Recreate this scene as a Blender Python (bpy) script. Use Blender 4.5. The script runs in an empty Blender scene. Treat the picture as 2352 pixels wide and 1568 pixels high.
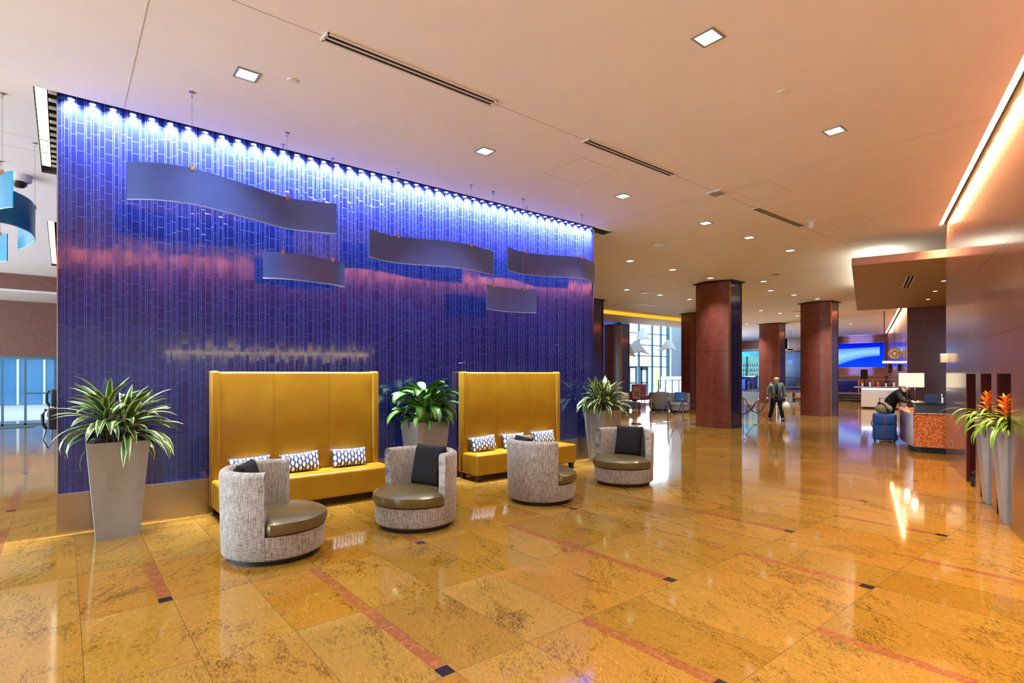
import bpy, bmesh, math, random
from mathutils import Vector, Matrix, geometry
random.seed(7)
C = bpy.context.scene.collection
PI = math.pi
# ------------------------------------------------------------------ measured camera
FPX, CX, HY, H = 1256.0, 1176.0, 858.0, 1.7
TH = math.atan(1529/FPX)
Fv = (math.cos(TH), math.sin(TH)); Rv = (math.sin(TH), -math.cos(TH))
def P(x, y, z=0.0):
    """surveyed point: where the sight line through photo pixel (x,y) meets the level z"""
    d = FPX*(z-H)/(HY-y); l = (x-CX)/FPX*d
    return (Fv[0]*d+Rv[0]*l, Fv[1]*d+Rv[1]*l)
HC = 4.6
U = (0.9523, 0.3051); V = (-0.3051, 0.9523); P0 = (13.46, 2.90); RA = math.atan2(U[1], U[0])
def rw(a, b): return (P0[0]+U[0]*a+V[0]*b, P0[1]+U[1]*a+V[1]*b)

# ------------------------------------------------------------------ materials
def lin(c):
    if isinstance(c, str):
        c = [int(c[i:i+2], 16)/255 for i in (0, 2, 4)]
        c = [v/12.92 if v <= .04045 else ((v+.055)/1.055)**2.4 for v in c]
    return (*c[:3], 1)
class NT:
    def __init__(s, name):
        s.m = bpy.data.materials.new(name); s.m.use_nodes = True; s.t = s.m.node_tree
        s.t.nodes.clear(); s.out = s.n('ShaderNodeOutputMaterial')
    def n(s, ty, **k):
        o = s.t.nodes.new(ty)
        for a, b in k.items(): setattr(o, a, b)
        return o
    def l(s, a, b): s.t.links.new(a, b)
    def setin(s, sock, v):
        if hasattr(v, 'is_linked') or isinstance(v, bpy.types.NodeSocket): s.l(v, sock)
        else: sock.default_value = v
    def m_(s, op, a, b=0.0, c=None):
        o = s.n('ShaderNodeMath', operation=op); s.setin(o.inputs[0], a); s.setin(o.inputs[1], b)
        if c is not None: s.setin(o.inputs[2], c)
        return o.outputs[0]
    def mix(s, f, a, b, bt='MIX'):
        o = s.n('ShaderNodeMix', data_type='RGBA', blend_type=bt)
        s.setin(o.inputs[0], f); s.setin(o.inputs[6], a); s.setin(o.inputs[7], b); return o.outputs[2]
    def ramp(s, f, stops):
        o = s.n('ShaderNodeValToRGB'); s.l(f, o.inputs[0]); e = o.color_ramp.elements
        e[0].position = stops[0][0]; e[0].color = stops[0][1]; e[1].position = stops[-1][0]; e[1].color = stops[-1][1]
        for p, c in stops[1:-1]:
            x = e.new(p); x.color = c
        return o.outputs[0]
    def coord(s, k='Object'): return s.n('ShaderNodeTexCoord').outputs[k]
    def xyz(s, v):
        o = s.n('ShaderNodeSeparateXYZ'); s.l(v, o.inputs[0]); return o.outputs
    def comb(s, x, y, z):
        o = s.n('ShaderNodeCombineXYZ')
        for i, v in enumerate((x, y, z)): s.setin(o.inputs[i], v)
        return o.outputs[0]
    def noise(s, vec, scale=5, detail=4, rough=.5, dist=0):
        o = s.n('ShaderNodeTexNoise'); s.l(vec, o.inputs['Vector']); o.inputs['Scale'].default_value = scale
        o.inputs['Detail'].default_value = detail; o.inputs['Roughness'].default_value = rough; o.inputs['Distortion'].default_value = dist
        return o.outputs[0]
    def white(s, vec):
        o = s.n('ShaderNodeTexWhiteNoise', noise_dimensions='3D'); s.l(vec, o.inputs[0]); return o.outputs
    def mapv(s, vec, sc=(1, 1, 1), rot=(0, 0, 0)):
        o = s.n('ShaderNodeMapping'); s.l(vec, o.inputs[0]); o.inputs[3].default_value = sc; o.inputs[2].default_value = rot; return o.outputs[0]
    def bump(s, h, st=.2, dist=.01):
        o = s.n('ShaderNodeBump'); o.inputs['Strength'].default_value = st; o.inputs['Distance'].default_value = dist
        s.l(h, o.inputs['Height']); return o.outputs[0]
    def pbr(s, col, rough=.5, metal=0, normal=None, coat=0, coatr=.05, spec=.5, alpha=1, trans=0, em=None, ems=0, sheen=0):
        b = s.n('ShaderNodeBsdfPrincipled'); i = b.inputs
        s.setin(i['Base Color'], col); s.setin(i['Roughness'], rough); s.setin(i['Metallic'], metal)
        i['Coat Weight'].default_value = coat; i['Coat Roughness'].default_value = coatr
        i['Specular IOR Level'].default_value = spec; i['Alpha'].default_value = alpha; i['Transmission Weight'].default_value = trans
        i['Sheen Weight'].default_value = sheen
        if normal is not None: s.l(normal, i['Normal'])
        if em is not None: s.setin(i['Emission Color'], em); s.setin(i['Emission Strength'], ems)
        s.l(b.outputs[0], s.out.inputs[0]); return b
def flat(name, col, rough=.5, metal=0, var=.06, scale=20, **k):
    t = NT(name); c = lin(col); n = t.noise(t.coord(), scale, 3)
    d = tuple(max(0, v*(1-var)) for v in c[:3])+(1,); e = tuple(min(1, v*(1+var)) for v in c[:3])+(1,)
    t.pbr(t.ramp(n, [(.3, d), (.7, e)]), rough, metal, **k); return t.m
def emis(name, col, st):
    t = NT(name); e = t.n('ShaderNodeEmission'); e.inputs[0].default_value = lin(col); e.inputs[1].default_value = st
    t.l(e.outputs[0], t.out.inputs[0]); return t.m

def floor_mat():
    t = NT('granite'); o = t.coord(); X, Y, Z = t.xyz(o)
    u = t.m_('DIVIDE', t.m_('SUBTRACT', X, .093), .5467); v = t.m_('DIVIDE', t.m_('SUBTRACT', Y, .442), 1.087)
    iu = t.m_('FLOOR', u); iv = t.m_('FLOOR', v); fu = t.m_('SUBTRACT', u, iu); fv = t.m_('SUBTRACT', v, iv)
    w = t.white(t.comb(iu, iv, 0.)); rnd = w[0]; rc = t.xyz(w[1])
    # every slab samples its own bit of stone, some turned
    off = t.n('ShaderNodeVectorMath', operation='SCALE'); t.l(w[1], off.inputs[0]); off.inputs[3].default_value = 37.
    add = t.n('ShaderNodeVectorMath', operation='ADD'); t.l(o, add.inputs[0]); t.l(off.outputs[0], add.inputs[1])
    vr = t.n('ShaderNodeVectorRotate', rotation_type='Z_AXIS'); t.l(add.outputs[0], vr.inputs[0]); t.l(t.m_('MULTIPLY', rc[1], .9), vr.inputs['Angle'])
    p = vr.outputs[0]
    n1 = t.noise(t.mapv(p, (2.6, 1.0, 1)), 1.5, 8, .68, .9); n2 = t.noise(t.mapv(p, (10, 3.2, 1)), 7, 7, .8, .5); n3 = t.noise(p, 70, 3, .6)
    f = t.m_('ADD', t.m_('MULTIPLY', n1, .36), t.m_('ADD', t.m_('MULTIPLY', n2, .49), t.m_('MULTIPLY', n3, .15)))
    base = t.ramp(f, [(.36, lin('4f3a1a')), (.42, lin('6f5020')), (.465, lin('8f6d2b')), (.505, lin('a38338')), (.545, lin('94692a')), (.585, lin('a98a40')), (.64, lin('c2a468'))])
    tone = t.ramp(rnd, [(0, lin('fff0d2')), (.5, lin('ffffff')), (.8, lin('e8e0bc')), (1, lin('ffe6b8'))])
    base = t.mix(1., base, tone, 'MULTIPLY')
    vein = t.noise(t.mapv(p, (6, 2.2, 1)), 3.2, 8, .7, 1.6)
    ridge = t.m_('ABSOLUTE', t.m_('SUBTRACT', vein, .5))
    base = t.mix(t.m_('MULTIPLY', t.m_('LESS_THAN', ridge, .012), .35), base, lin('53371a'))
    # grout
    du = t.m_('MULTIPLY', t.m_('MINIMUM', fu, t.m_('SUBTRACT', 1., fu)), .5467); dv = t.m_('MULTIPLY', t.m_('MINIMUM', fv, t.m_('SUBTRACT', 1., fv)), 1.087)
    g = t.m_('LESS_THAN', t.m_('MINIMUM', du, dv), .0022)
    base = t.mix(t.m_('MULTIPLY', g, .7), base, lin('4a3b26'))
    # rust strips with dark ends
    mu = t.m_('FLOORED_MODULO', iu, 4.); mv = t.m_('FLOORED_MODULO', iv, 3.)
    eq = lambda a, b: t.m_('COMPARE', a, b, .1)
    A = t.m_('MULTIPLY', eq(mu, 2.), t.m_('MAXIMUM', eq(mv, 2.), eq(mv, 0.)))
    B = t.m_('MULTIPLY', eq(mu, 0.), eq(mv, 1.))
    inw = t.m_('GREATER_THAN', fu, 1-.088/.5467)
    st = t.m_('MULTIPLY', t.m_('MAXIMUM', A, B), inw)
    rn = t.noise(o, 30, 4); rv = t.m_('LESS_THAN', t.m_('ABSOLUTE', t.m_('SUBTRACT', t.noise(o, 7, 5, .6, .6), .5)), .006)
    rust = t.mix(t.m_('MULTIPLY', rv, .6), t.ramp(rn, [(.3, lin('7c4a26')), (.7, lin('965c32'))]), lin('b88a66'))
    base = t.mix(st, base, rust)
    endm = t.m_('MULTIPLY', t.m_('LESS_THAN', fv, .095/1.087), t.m_('MAXIMUM', t.m_('MULTIPLY', eq(mu, 2.), eq(mv, 2.)), B))
    base = t.mix(t.m_('MULTIPLY', endm, inw), base, lin('29241f'))
    b = t.pbr(base, .085, 0, spec=.5)
    t.l(t.m_('ADD', .045, t.m_('MULTIPLY', n3, .05)), b.inputs['Roughness'])
    return t.m
def tile_mat():
    t = NT('blue_glass_tile'); o = t.coord(); X, Y, Z = t.xyz(o)
    s = t.m_('ADD', X, Y); per = .245
    q = t.m_('DIVIDE', s, per); iq = t.m_('FLOOR', q); fx = t.m_('MULTIPLY', t.m_('SUBTRACT', q, iq), per)
    bs = [.072, .088, .128, .148, .186, .202]
    cid = iq; cid = t.m_('MULTIPLY', iq, 10.); g = t.m_('LESS_THAN', fx, .0035)
    for b in bs:
        cid = t.m_('ADD', cid, t.m_('GREATER_THAN', fx, b)); g = t.m_('MAXIMUM', g, t.m_('COMPARE', fx, b, .0018))
    w = t.white(t.comb(cid, 3., 1.))[0]
    zz = t.m_('ADD', t.m_('DIVIDE', Z, .30), t.m_('MULTIPLY', w, 7.)); iz = t.m_('FLOOR', zz); fz = t.m_('SUBTRACT', zz, iz)
    sp = t.white(t.comb(cid, iz, 5.))[0]; spl = t.m_('ADD', .4, t.m_('MULTIPLY', sp, .3))
    hz = t.m_('MAXIMUM', t.m_('LESS_THAN', fz, .016), t.m_('COMPARE', fz, spl, .008))
    tid = t.m_('ADD', t.m_('MULTIPLY', iz, 2.), t.m_('GREATER_THAN', fz, spl))
    rn = t.white(t.comb(cid, tid, 9.))
    blue = t.mix(rn[0], (.005, .009, .105, 1), (.008, .013, .13, 1))
    col = t.mix(g, blue, (.035, .07, .32, 1)); col = t.mix(hz, col, (.045, .075, .3, 1))
    # each tile set at its own tiny tilt
    nv = t.n('ShaderNodeVectorMath', operation='SUBTRACT'); t.l(rn[1], nv.inputs[0]); nv.inputs[1].default_value = (.5, .5, .5)
    sc = t.n('ShaderNodeVectorMath', operation='SCALE'); t.l(nv.outputs[0], sc.inputs[0]); sc.inputs[3].default_value = .022
    hgt = t.m_('SUBTRACT', 1., t.m_('MAXIMUM', g, hz)); bp = t.bump(hgt, .5, .004)
    ad = t.n('ShaderNodeVectorMath', operation='ADD'); t.l(bp, ad.inputs[0]); t.l(sc.outputs[0], ad.inputs[1])
    nn = t.n('ShaderNodeVectorMath', operation='NORMALIZE'); t.l(ad.outputs[0], nn.inputs[0])
    t.pbr(col, t.m_('ADD', .10, t.m_('MULTIPLY', g, .25)), 0, nn.outputs[0], spec=.7, coat=.38, coatr=.05)
    return t.m
def wood_mat(name, c1, c2, rough=.28, axis='z', joints=None, coat=.35):
    t = NT(name); o = t.coord(); X, Y, Z = t.xyz(o)
    sc = {'z': (14, 14, .5), 'x': (.5, 14, 14)}[axis]
    n = t.noise(t.mapv(o, sc), 2.2, 6, .65, .3); n2 = t.noise(t.mapv(o, tuple(v*3 for v in sc)), 4, 3)
    f = t.m_('ADD', t.m_('MULTIPLY', n, .7), t.m_('MULTIPLY', n2, .3))
    col = t.ramp(f, [(.3, lin(c1)), (.7, lin(c2))])
    if joints:
        a0, da, z0, dz = joints
        a = t.m_('ADD', t.m_('MULTIPLY', t.m_('SUBTRACT', X, P0[0]), U[0]), t.m_('MULTIPLY', t.m_('SUBTRACT', Y, P0[1]), U[1]))
        def jn(v, o0, d, w):
            q = t.m_('DIVIDE', t.m_('SUBTRACT', v, o0), d); fr = t.m_('SUBTRACT', q, t.m_('FLOOR', q))
            return t.m_('LESS_THAN', t.m_('MULTIPLY', t.m_('MINIMUM', fr, t.m_('SUBTRACT', 1., fr)), d), w)
        j = t.m_('MAXIMUM', t.m_('MULTIPLY', jn(a, a0, da, .0016), .5), jn(Z, z0, dz, .006))
        pid = t.white(t.comb(t.m_('FLOOR', t.m_('DIVIDE', t.m_('SUBTRACT', a, a0), da)), t.m_('FLOOR', t.m_('DIVIDE', t.m_('SUBTRACT', Z, z0), dz)), 0.))[0]
        col = t.mix(1., col, t.ramp(pid, [(0, (.8, .8, .8, 1)), (1, (1, 1, 1, 1))]), 'MULTIPLY')
        col = t.mix(j, col, lin('1a0d08'))
    t.pbr(col, rough, 0, coat=coat, coatr=.12); return t.m
def weave_mat(name, c1, c2, c3, sh=.2, cyl=False):
    t = NT(name); o = t.coord()
    if cyl:
        X, Y, Z = t.xyz(o); u = t.m_('MULTIPLY', t.m_('ARCTAN2', Y, X), .45); rr = t.m_('SQRT', t.m_('ADD', t.m_('MULTIPLY', X, X), t.m_('MULTIPLY', Y, Y)))
        o = t.comb(u, t.m_('MULTIPLY', rr, .3), Z)
    a = t.noise(t.mapv(o, (1, 1, .12)), 330, 2); b = t.noise(t.mapv(o, (.25, .25, 1)), 150, 2); d = t.noise(o, 500, 2)
    f = t.m_('ADD', t.m_('MULTIPLY', a, .62), t.m_('ADD', t.m_('MULTIPLY', b, .26), t.m_('MULTIPLY', d, .12)))
    if cyl:
        a = t.noise(t.mapv(o, (130, 20, 11)), 1, 3, .6); b = t.noise(t.mapv(o, (22, 20, 210)), 1, 3, .6); w = t.m_('ADD', .5, t.m_('MULTIPLY', t.m_('SINE', t.m_('MULTIPLY', t.xyz(o)[0], 2*PI/.0105)), .5))
        f = t.m_('ADD', t.m_('MULTIPLY', a, .45), t.m_('ADD', t.m_('MULTIPLY', b, .42), t.m_('MULTIPLY', w, .13)))
    t.pbr(t.ramp(f, [(.4, lin(c1)), (.49, lin(c2)), (.58, lin(c3))]), .9, 0, t.bump(f, .6, .004), sheen=sh); return t.m
def ikat_mat():
    t = NT('ikat_print'); X, Y, Z = t.xyz(t.coord())
    q = t.m_('DIVIDE', X, .047); iq = t.m_('FLOOR', q); fx = t.m_('ABSOLUTE', t.m_('SUBTRACT', t.m_('SUBTRACT', q, iq), .5))
    ph = t.m_('ADD', t.m_('MULTIPLY', t.m_('DIVIDE', Z, .085), PI), t.m_('MULTIPLY', iq, PI/2))
    s = t.m_('MULTIPLY', t.m_('ABSOLUTE', t.m_('SINE', ph)), .42)
    k = t.m_('LESS_THAN', fx, t.m_('SUBTRACT', s, .06))
    t.pbr(t.mix(k, lin('35436e'), lin('ece4cf')), .85); return t.m
def leaf_mat(name, mid, edge, e0=.3, e1=.42):
    t = NT(name); uv = t.coord('UV'); x, y, z = t.xyz(uv)
    a = t.m_('ABSOLUTE', t.m_('SUBTRACT', x, .5)); n = t.noise(t.mapv(uv, (14, 1.5, 1)), 3, 3)
    f = t.m_('ADD', a, t.m_('MULTIPLY', t.m_('SUBTRACT', n, .5), .28))
    t.pbr(t.ramp(f, [(e0, lin(mid)), (e1, lin(edge))]), .38, 0, coat=.15); return t.m
def steel_mat(name, col='b7b2ab', rough=.3):
    t = NT(name); n = t.noise(t.mapv(t.coord(), (1, 1, 60)), 6, 3)
    t.pbr(t.ramp(n, [(.3, lin(col)), (.7, tuple(min(1, v*1.15) for v in lin(col)[:3])+(1,))]), rough, 1.); return t.m

M = {}
M['floor'] = floor_mat(); M['tile'] = tile_mat()
M['ceil'] = flat('ceiling_paint', 'f0ebea', .8, var=.015, scale=3)
M['ceil_dark'] = flat('slot_interior', '5a5648', .8)
M['wood_r'] = wood_mat('cherry_panel', '6b3a2a', '8f5540', joints=(-.53, 1.15, .165, 1.005), rough=.3, coat=.9)
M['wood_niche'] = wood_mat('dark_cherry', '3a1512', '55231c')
M['wood_b'] = wood_mat('mahogany', '6e2f1c', '93482a', joints=(0, 2.2, 2.55-2, 1.0))
M['col'] = None
def colmat():
    t = NT('mottled_mahogany'); o = t.coord(); Z = t.xyz(o)[2]
    n = t.noise(t.mapv(o, (1, 1, .6)), 45, 4, .7, .5); n2 = t.noise(o, 5, 3)
    f = t.m_('ADD', t.m_('MULTIPLY', n, .7), t.m_('MULTIPLY', n2, .3))
    c = t.ramp(f, [(.35, lin('68322a')), (.65, lin('92503e'))])
    j = t.m_('MAXIMUM', t.m_('COMPARE', Z, 2.4, .005), t.m_('COMPARE', Z, .17, .005))
    t.pbr(t.mix(j, c, lin('2a100b')), .33, 0, coat=.3, coatr=.2); return t.m
M['col'] = colmat()
M['gold'] = flat('bronze_edge', 'a5793f', .35, .7)
M['dark'] = flat('near_black', '15120f', .5)
M['brown'] = flat('dark_brown', '2b1710', .5)
M['mustard'] = None
def must():
    t = NT('mustard_leather'); o = t.coord(); n = t.noise(o, 180, 3); n2 = t.noise(o, 3, 2)
    t.pbr(t.ramp(n2, [(.3, lin('946e0c')), (.7, lin('a27c14'))]), .33, 0, t.bump(n, .12, .002), coat=.15, coatr=.25); return t.m
M['mustard'] = must()
M['olive'] = flat('bronze_leather', '6b5f3a', .3, .25, scale=8, coat=.3, coatr=.2)
M['tweed'] = weave_mat('grey_tweed', '5a5856', '9a968f', 'bdb8af', cyl=True)
M['tweed2'] = weave_mat('pale_grey_fabric', '8f8d8e', 'a9a8aa', 'bfbfc2')
M['black_fab'] = weave_mat('black_fabric', '040405', '0a0a0c', '111114', 0)
M['ikat'] = ikat_mat()
M['planter'] = flat('brushed_planter', 'a3a8a8', .38, .35, coat=.1)
M['planter_blue'] = flat('satin_pale_planter', 'b4bcc4', .35, .35, coat=.1)
M['steel'] = steel_mat('stainless', 'b5a88f', .28)
M['chrome'] = flat('chrome', 'c9c9c9', .15, 1)
M['soil'] = flat('soil', '2a2018', .95, var=.5, scale=90)
M['leaf1'] = leaf_mat('variegated_leaf', '2f5a22', 'c3c985', .26, .40)
M['leaf2'] = leaf_mat('broad_leaf', '7fa040', '2a6a22', .06, .26)
M['leaf3'] = leaf_mat('strap_leaf', '4f8a1c', 'a8c040', .25, .5)
M['bloom'] = leaf_mat('orange_bloom', 'f27a10', 'ffb248', .25, .5)
M['acrylic'] = None
def acr(name, c, c2, al):
    t = NT(name); n = t.noise(t.coord(), .9, 3, .5, .5)
    t.pbr(t.ramp(n, [(.3, lin(c)), (.7, lin(c2))]), .3, 0, alpha=al, coat=.3, coatr=.1); return t.m
M['acrylic'] = acr('blue_acrylic', '3e5aac', '4c6abe', .88)
M['acrylic_t'] = acr('teal_acrylic', '1f7fa8', '2f95c0', .9)
M['edge'] = flat('pale_edge', 'a8c8e8', .3)
M['clip'] = flat('brass_clip', 'c59258', .35, .6)
M['white'] = flat('white_paint', 'e4e2de', .5, var=.02)
M['grey'] = flat('grey_paint', '8e8f92', .5)
M['taupe'] = flat('taupe_wall', '8c7c70', .8)
M['brownwall'] = flat('plum_brown_plaster', '7a5248', .7, var=.12, scale=14)
M['slot'] = flat('vent_slot', '14110f', .9)
M['glass'] = None
def glass():
    t = NT('clear_glass'); tr = t.n('ShaderNodeBsdfTransparent'); tr.inputs[0].default_value = (.92, .97, 1, 1)
    g = t.n('ShaderNodeBsdfGlossy'); g.inputs['Roughness'].default_value = .02; mx = t.n('ShaderNodeMixShader')
    mx.inputs[0].default_value = .07; t.l(tr.outputs[0], mx.inputs[1]); t.l(g.outputs[0], mx.inputs[2])
    t.l(mx.outputs[0], t.out.inputs[0]); return t.m
M['glass'] = glass()
M['alu'] = flat('door_metal', '5c7f8f', .35, .6)
M['lamp_w'] = emis('downlight_glow', 'f4fff0', 3)
M['led_spot'] = emis('led_spot', 'eef4ff', 60)
M['cove'] = None
def strip(name, c, st, sp, ax):
    t = NT(name); X, Y, Z = t.xyz(t.coord()); 
    a = t.m_('ADD', t.m_('MULTIPLY', X, ax[0]), t.m_('MULTIPLY', Y, ax[1]))
    w = t.m_('SINE', t.m_('MULTIPLY', a, 2*PI/sp)); k = t.m_('ADD', .62, t.m_('MULTIPLY', w, .38))
    e = t.n('ShaderNodeEmission'); e.inputs[0].default_value = lin(c); t.l(t.m_('MULTIPLY', k, st), e.inputs[1]); t.l(e.outputs[0], t.out.inputs[0]); return t.m
M['cove'] = strip('warm_tube', 'ffc58c', 45, .2, U)
M['slotlamp'] = strip('cool_tube', 'fff6e0', 4.5, .17, (0, 1))
M['granite_red'] = None
def redg():
    t = NT('red_granite'); v = t.n('ShaderNodeTexVoronoi'); t.l(t.coord(), v.inputs['Vector']); v.inputs['Scale'].default_value = 22
    n = t.noise(t.coord(), 30, 4, .7, 1.5); f = t.m_('ADD', t.m_('MULTIPLY', v.outputs[0], .5), t.m_('MULTIPLY', n, .6))
    t.pbr(t.ramp(f, [(.3, lin('7d3513')), (.5, lin('b4602c')), (.7, lin('cf8250'))]), .25); return t.m
M['granite_red'] = redg()
M['navy'] = flat('navy_fabric', '10154a', .8)
M['bluecloth'] = flat('suitcase_blue', '1552a0', .6)
M['bluechair'] = flat('royal_blue_fabric', '1a2f9a', .7)
M['bluelite'] = flat('light_blue_fabric', '3a86d8', .7)
M['khaki'] = flat('khaki_canvas', '8d8468', .85)
M['skin'] = flat('skin', 'dcae92', .5)
M['skin_d'] = flat('skin_dark', '6b4632', .5)
M['greencoat'] = flat('grey_green_jacket', '4f6763', .8)
M['blackcloth'] = flat('black_cloth', '0c0c0e', .85)
M['bag'] = flat('white_plastic_bag', 'd8dccb', .4)
M['redcloth'] = flat('red_cloth', 'b3202a', .7, var=.3)
M['pinkfab'] = flat('pink_fabric', 'a5506a', .8)
M['orange'] = flat('orange_sole', 'e8661c', .6)
M['shade'] = emis('lit_shade', 'ffe9bd', 1.5)
M['lampy'] = emis('lit_column_lamp', 'ffdf9a', 2.2)
M['counter_lit'] = None

# ------------------------------------------------------------------ mesh helpers
class MB:
    def __init__(s): s.v = []; s.f = []; s.uv = None
    def add(s, vs, fs):
        o = len(s.v); s.v += [tuple(v) for v in vs]; s.f += [tuple(i+o for i in f) for f in fs]; return s
    def box(s, c, sz, rz=0, ry=0, rx=0):
        m = Matrix.Translation(c) @ Matrix.Rotation(rz, 4, 'Z') @ Matrix.Rotation(ry, 4, 'Y') @ Matrix.Rotation(rx, 4, 'X')
        vs = [m @ Vector((x*sz[0]/2, y*sz[1]/2, z*sz[2]/2)) for x in (-1, 1) for y in (-1, 1) for z in (-1, 1)]
        return s.add(vs, [(0, 1, 3, 2), (4, 6, 7, 5), (0, 4, 5, 1), (2, 3, 7, 6), (0, 2, 6, 4), (1, 5, 7, 3)])
    def b2(s, x0, x1, y0, y1, z0, z1): return s.box(((x0+x1)/2, (y0+y1)/2, (z0+z1)/2), (abs(x1-x0), abs(y1-y0), abs(z1-z0)))
    def prism(s, poly, z0, z1, poly2=None):
        n = len(poly); p2 = poly2 or poly
        return s.add([(x, y, z0) for x, y in poly]+[(x, y, z1) for x, y in p2],
                     [tuple(range(n))[::-1], tuple(range(n, 2*n))]+[(i, (i+1) % n, (i+1) % n+n, i+n) for i in range(n)])
    def lathe(s, prof, c=(0, 0, 0), n=32, a0=0, a1=2*PI, rf=None, cap=True):
        full = abs(a1-a0-2*PI) < 1e-6; k = n if full else n+1; vs = []
        for i in range(k):
            a = a0+(a1-a0)*i/n; q = rf(a) if rf else 1
            for r, z in prof: vs.append((c[0]+r*q*math.cos(a), c[1]+r*q*math.sin(a), c[2]+z))
        m = len(prof); fs = []
        for i in range(n):
            j = (i+1) % k
            for t in range(m-1): fs.append((i*m+t, j*m+t, j*m+t+1, i*m+t+1))
        s.add(vs, fs); return s
    def ring(s, prof, n, a0, a1, c=(0, 0, 0)):
        """closed profile swept over an arc, with end caps"""
        m = len(prof); vs = []
        for i in range(n+1):
            a = a0+(a1-a0)*i/n
            for r, z in prof: vs.append((c[0]+r*math.cos(a), c[1]+r*math.sin(a), c[2]+z))
        fs = [(i*m+t, (i+1)*m+t, (i+1)*m+(t+1) % m, i*m+(t+1) % m) for i in range(n) for t in range(m)]
        fs += [tuple(range(m)), tuple(range(n*m, n*m+m))[::-1]]
        return s.add(vs, fs)
    def tube(s, pts, r, n=8, r2=None):
        pts = [Vector(p) for p in pts]; vs = []; k = len(pts)
        for i, p in enumerate(pts):
            d = (pts[min(i+1, k-1)]-pts[max(i-1, 0)]).normalized()
            a = Vector((0, 0, 1)) if abs(d.z) < .9 else Vector((1, 0, 0)); e = d.cross(a).normalized(); g = d.cross(e)
            rr = r if r2 is None else r+(r2-r)*i/(k-1)
            for j in range(n): vs.append(p+rr*(math.cos(2*PI*j/n)*e+math.sin(2*PI*j/n)*g))
        fs = [(i*n+j, i*n+(j+1) % n, (i+1)*n+(j+1) % n, (i+1)*n+j) for i in range(k-1) for j in range(n)]
        fs += [tuple(range(n))[::-1], tuple(range((k-1)*n, k*n))]
        return s.add(vs, fs)
    def grid(s, fn, nu, nv):
        vs = [fn(i/nu, j/nv) for i in range(nu+1) for j in range(nv+1)]; w = nv+1
        return s.add(vs, [(i*w+j, (i+1)*w+j, (i+1)*w+j+1, i*w+j+1) for i in range(nu) for j in range(nv)])
    def sphere(s, c, r, n=12):
        rr = (r, r, r) if isinstance(r, (int, float)) else r
        return s.grid(lambda u, v: (c[0]+rr[0]*math.cos(2*PI*u)*math.sin(PI*v), c[1]+rr[1]*math.sin(2*PI*u)*math.sin(PI*v), c[2]+rr[2]*math.cos(PI*v)), n*2, n)
    def build(s, name, mat, parent=None, smooth=False, bevel=0, seg=3, sub=0, solid=0, loc=None, rz=0, weld=False):
        me = bpy.data.meshes.new(name); me.from_pydata(s.v, [], s.f); me.update()
        bm = bmesh.new(); bm.from_mesh(me)
        if weld: bmesh.ops.remove_doubles(bm, verts=bm.verts, dist=1e-5)
        if s.uv is None: bmesh.ops.recalc_face_normals(bm, faces=bm.faces)
        bm.to_mesh(me); bm.free()
        if s.uv:
            l = me.uv_layers.new(name='UVMap')
            for p in me.polygons:
                for li in p.loop_indices: l.data[li].uv = s.uv[me.loops[li].vertex_index]
        me.materials.append(mat)
        if smooth:
            for p in me.polygons: p.use_smooth = True
        o = bpy.data.objects.new(name, me); C.objects.link(o)
        if parent: o.parent = parent
        if loc: o.location = loc
        o.rotation_euler.z = rz
        if bevel:
            b = o.modifiers.new('bevel', 'BEVEL'); b.width = bevel; b.segments = seg; b.limit_method = 'ANGLE'
            for p in me.polygons: p.use_smooth = True
        if solid: q = o.modifiers.new('solid', 'SOLIDIFY'); q.thickness = solid; q.offset = 0
        if sub: q = o.modifiers.new('sub', 'SUBSURF'); q.levels = sub; q.render_levels = sub
        if smooth == 'auto':
            me.set_sharp_from_angle(angle=math.radians(40))
        return o
def tag(o, label, cat, group=None, kind=None):
    o['label'] = label; o['category'] = cat
    if group: o['group'] = group
    if kind: o['kind'] = kind
    return o
def thing(name, label, cat, loc=(0, 0, 0), rz=0, group=None):
    o = bpy.data.objects.new(name, None); C.objects.link(o); o.location = loc; o.rotation_euler = (0, 0, rz); o.empty_display_size = .1
    return tag(o, label, cat, group)
def struct(o, kind='structure'): o['kind'] = kind; return o
def copy_tree(o, parent=None):
    c = o.copy(); C.objects.link(c); c.parent = parent
    for ch in list(o.children): copy_tree(ch, c)
    return c
def place(proto, used, loc, rz, label, group=None):
    if not used[0]: o = proto; used[0] = True
    else: o = copy_tree(proto)
    o.location = loc; o.rotation_euler = (0, 0, rz); o['label'] = label
    if group: o['group'] = group
    return o
def spline(pts, n):
    out = []; k = len(pts)
    for i in range(k-1):
        p = [Vector(pts[max(0, min(k-1, j))]) for j in (i-1, i, i+1, i+2)]
        for q in range(n):
            t = q/n
            out.append(.5*((2*p[1])+(-p[0]+p[2])*t+(2*p[0]-5*p[1]+4*p[2]-p[3])*t*t+(-p[0]+3*p[1]-3*p[2]+p[3])*t**3))
    out.append(Vector(pts[-1])); return out

# ------------------------------------------------------------------ setting
X0, X1, Y0, Y1 = -7.0, 46.8, -7.5, 26.6
struct(MB().b2(X0, X1+1, Y0, Y1, -.1, 0).build('floor', M['floor']))

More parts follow.
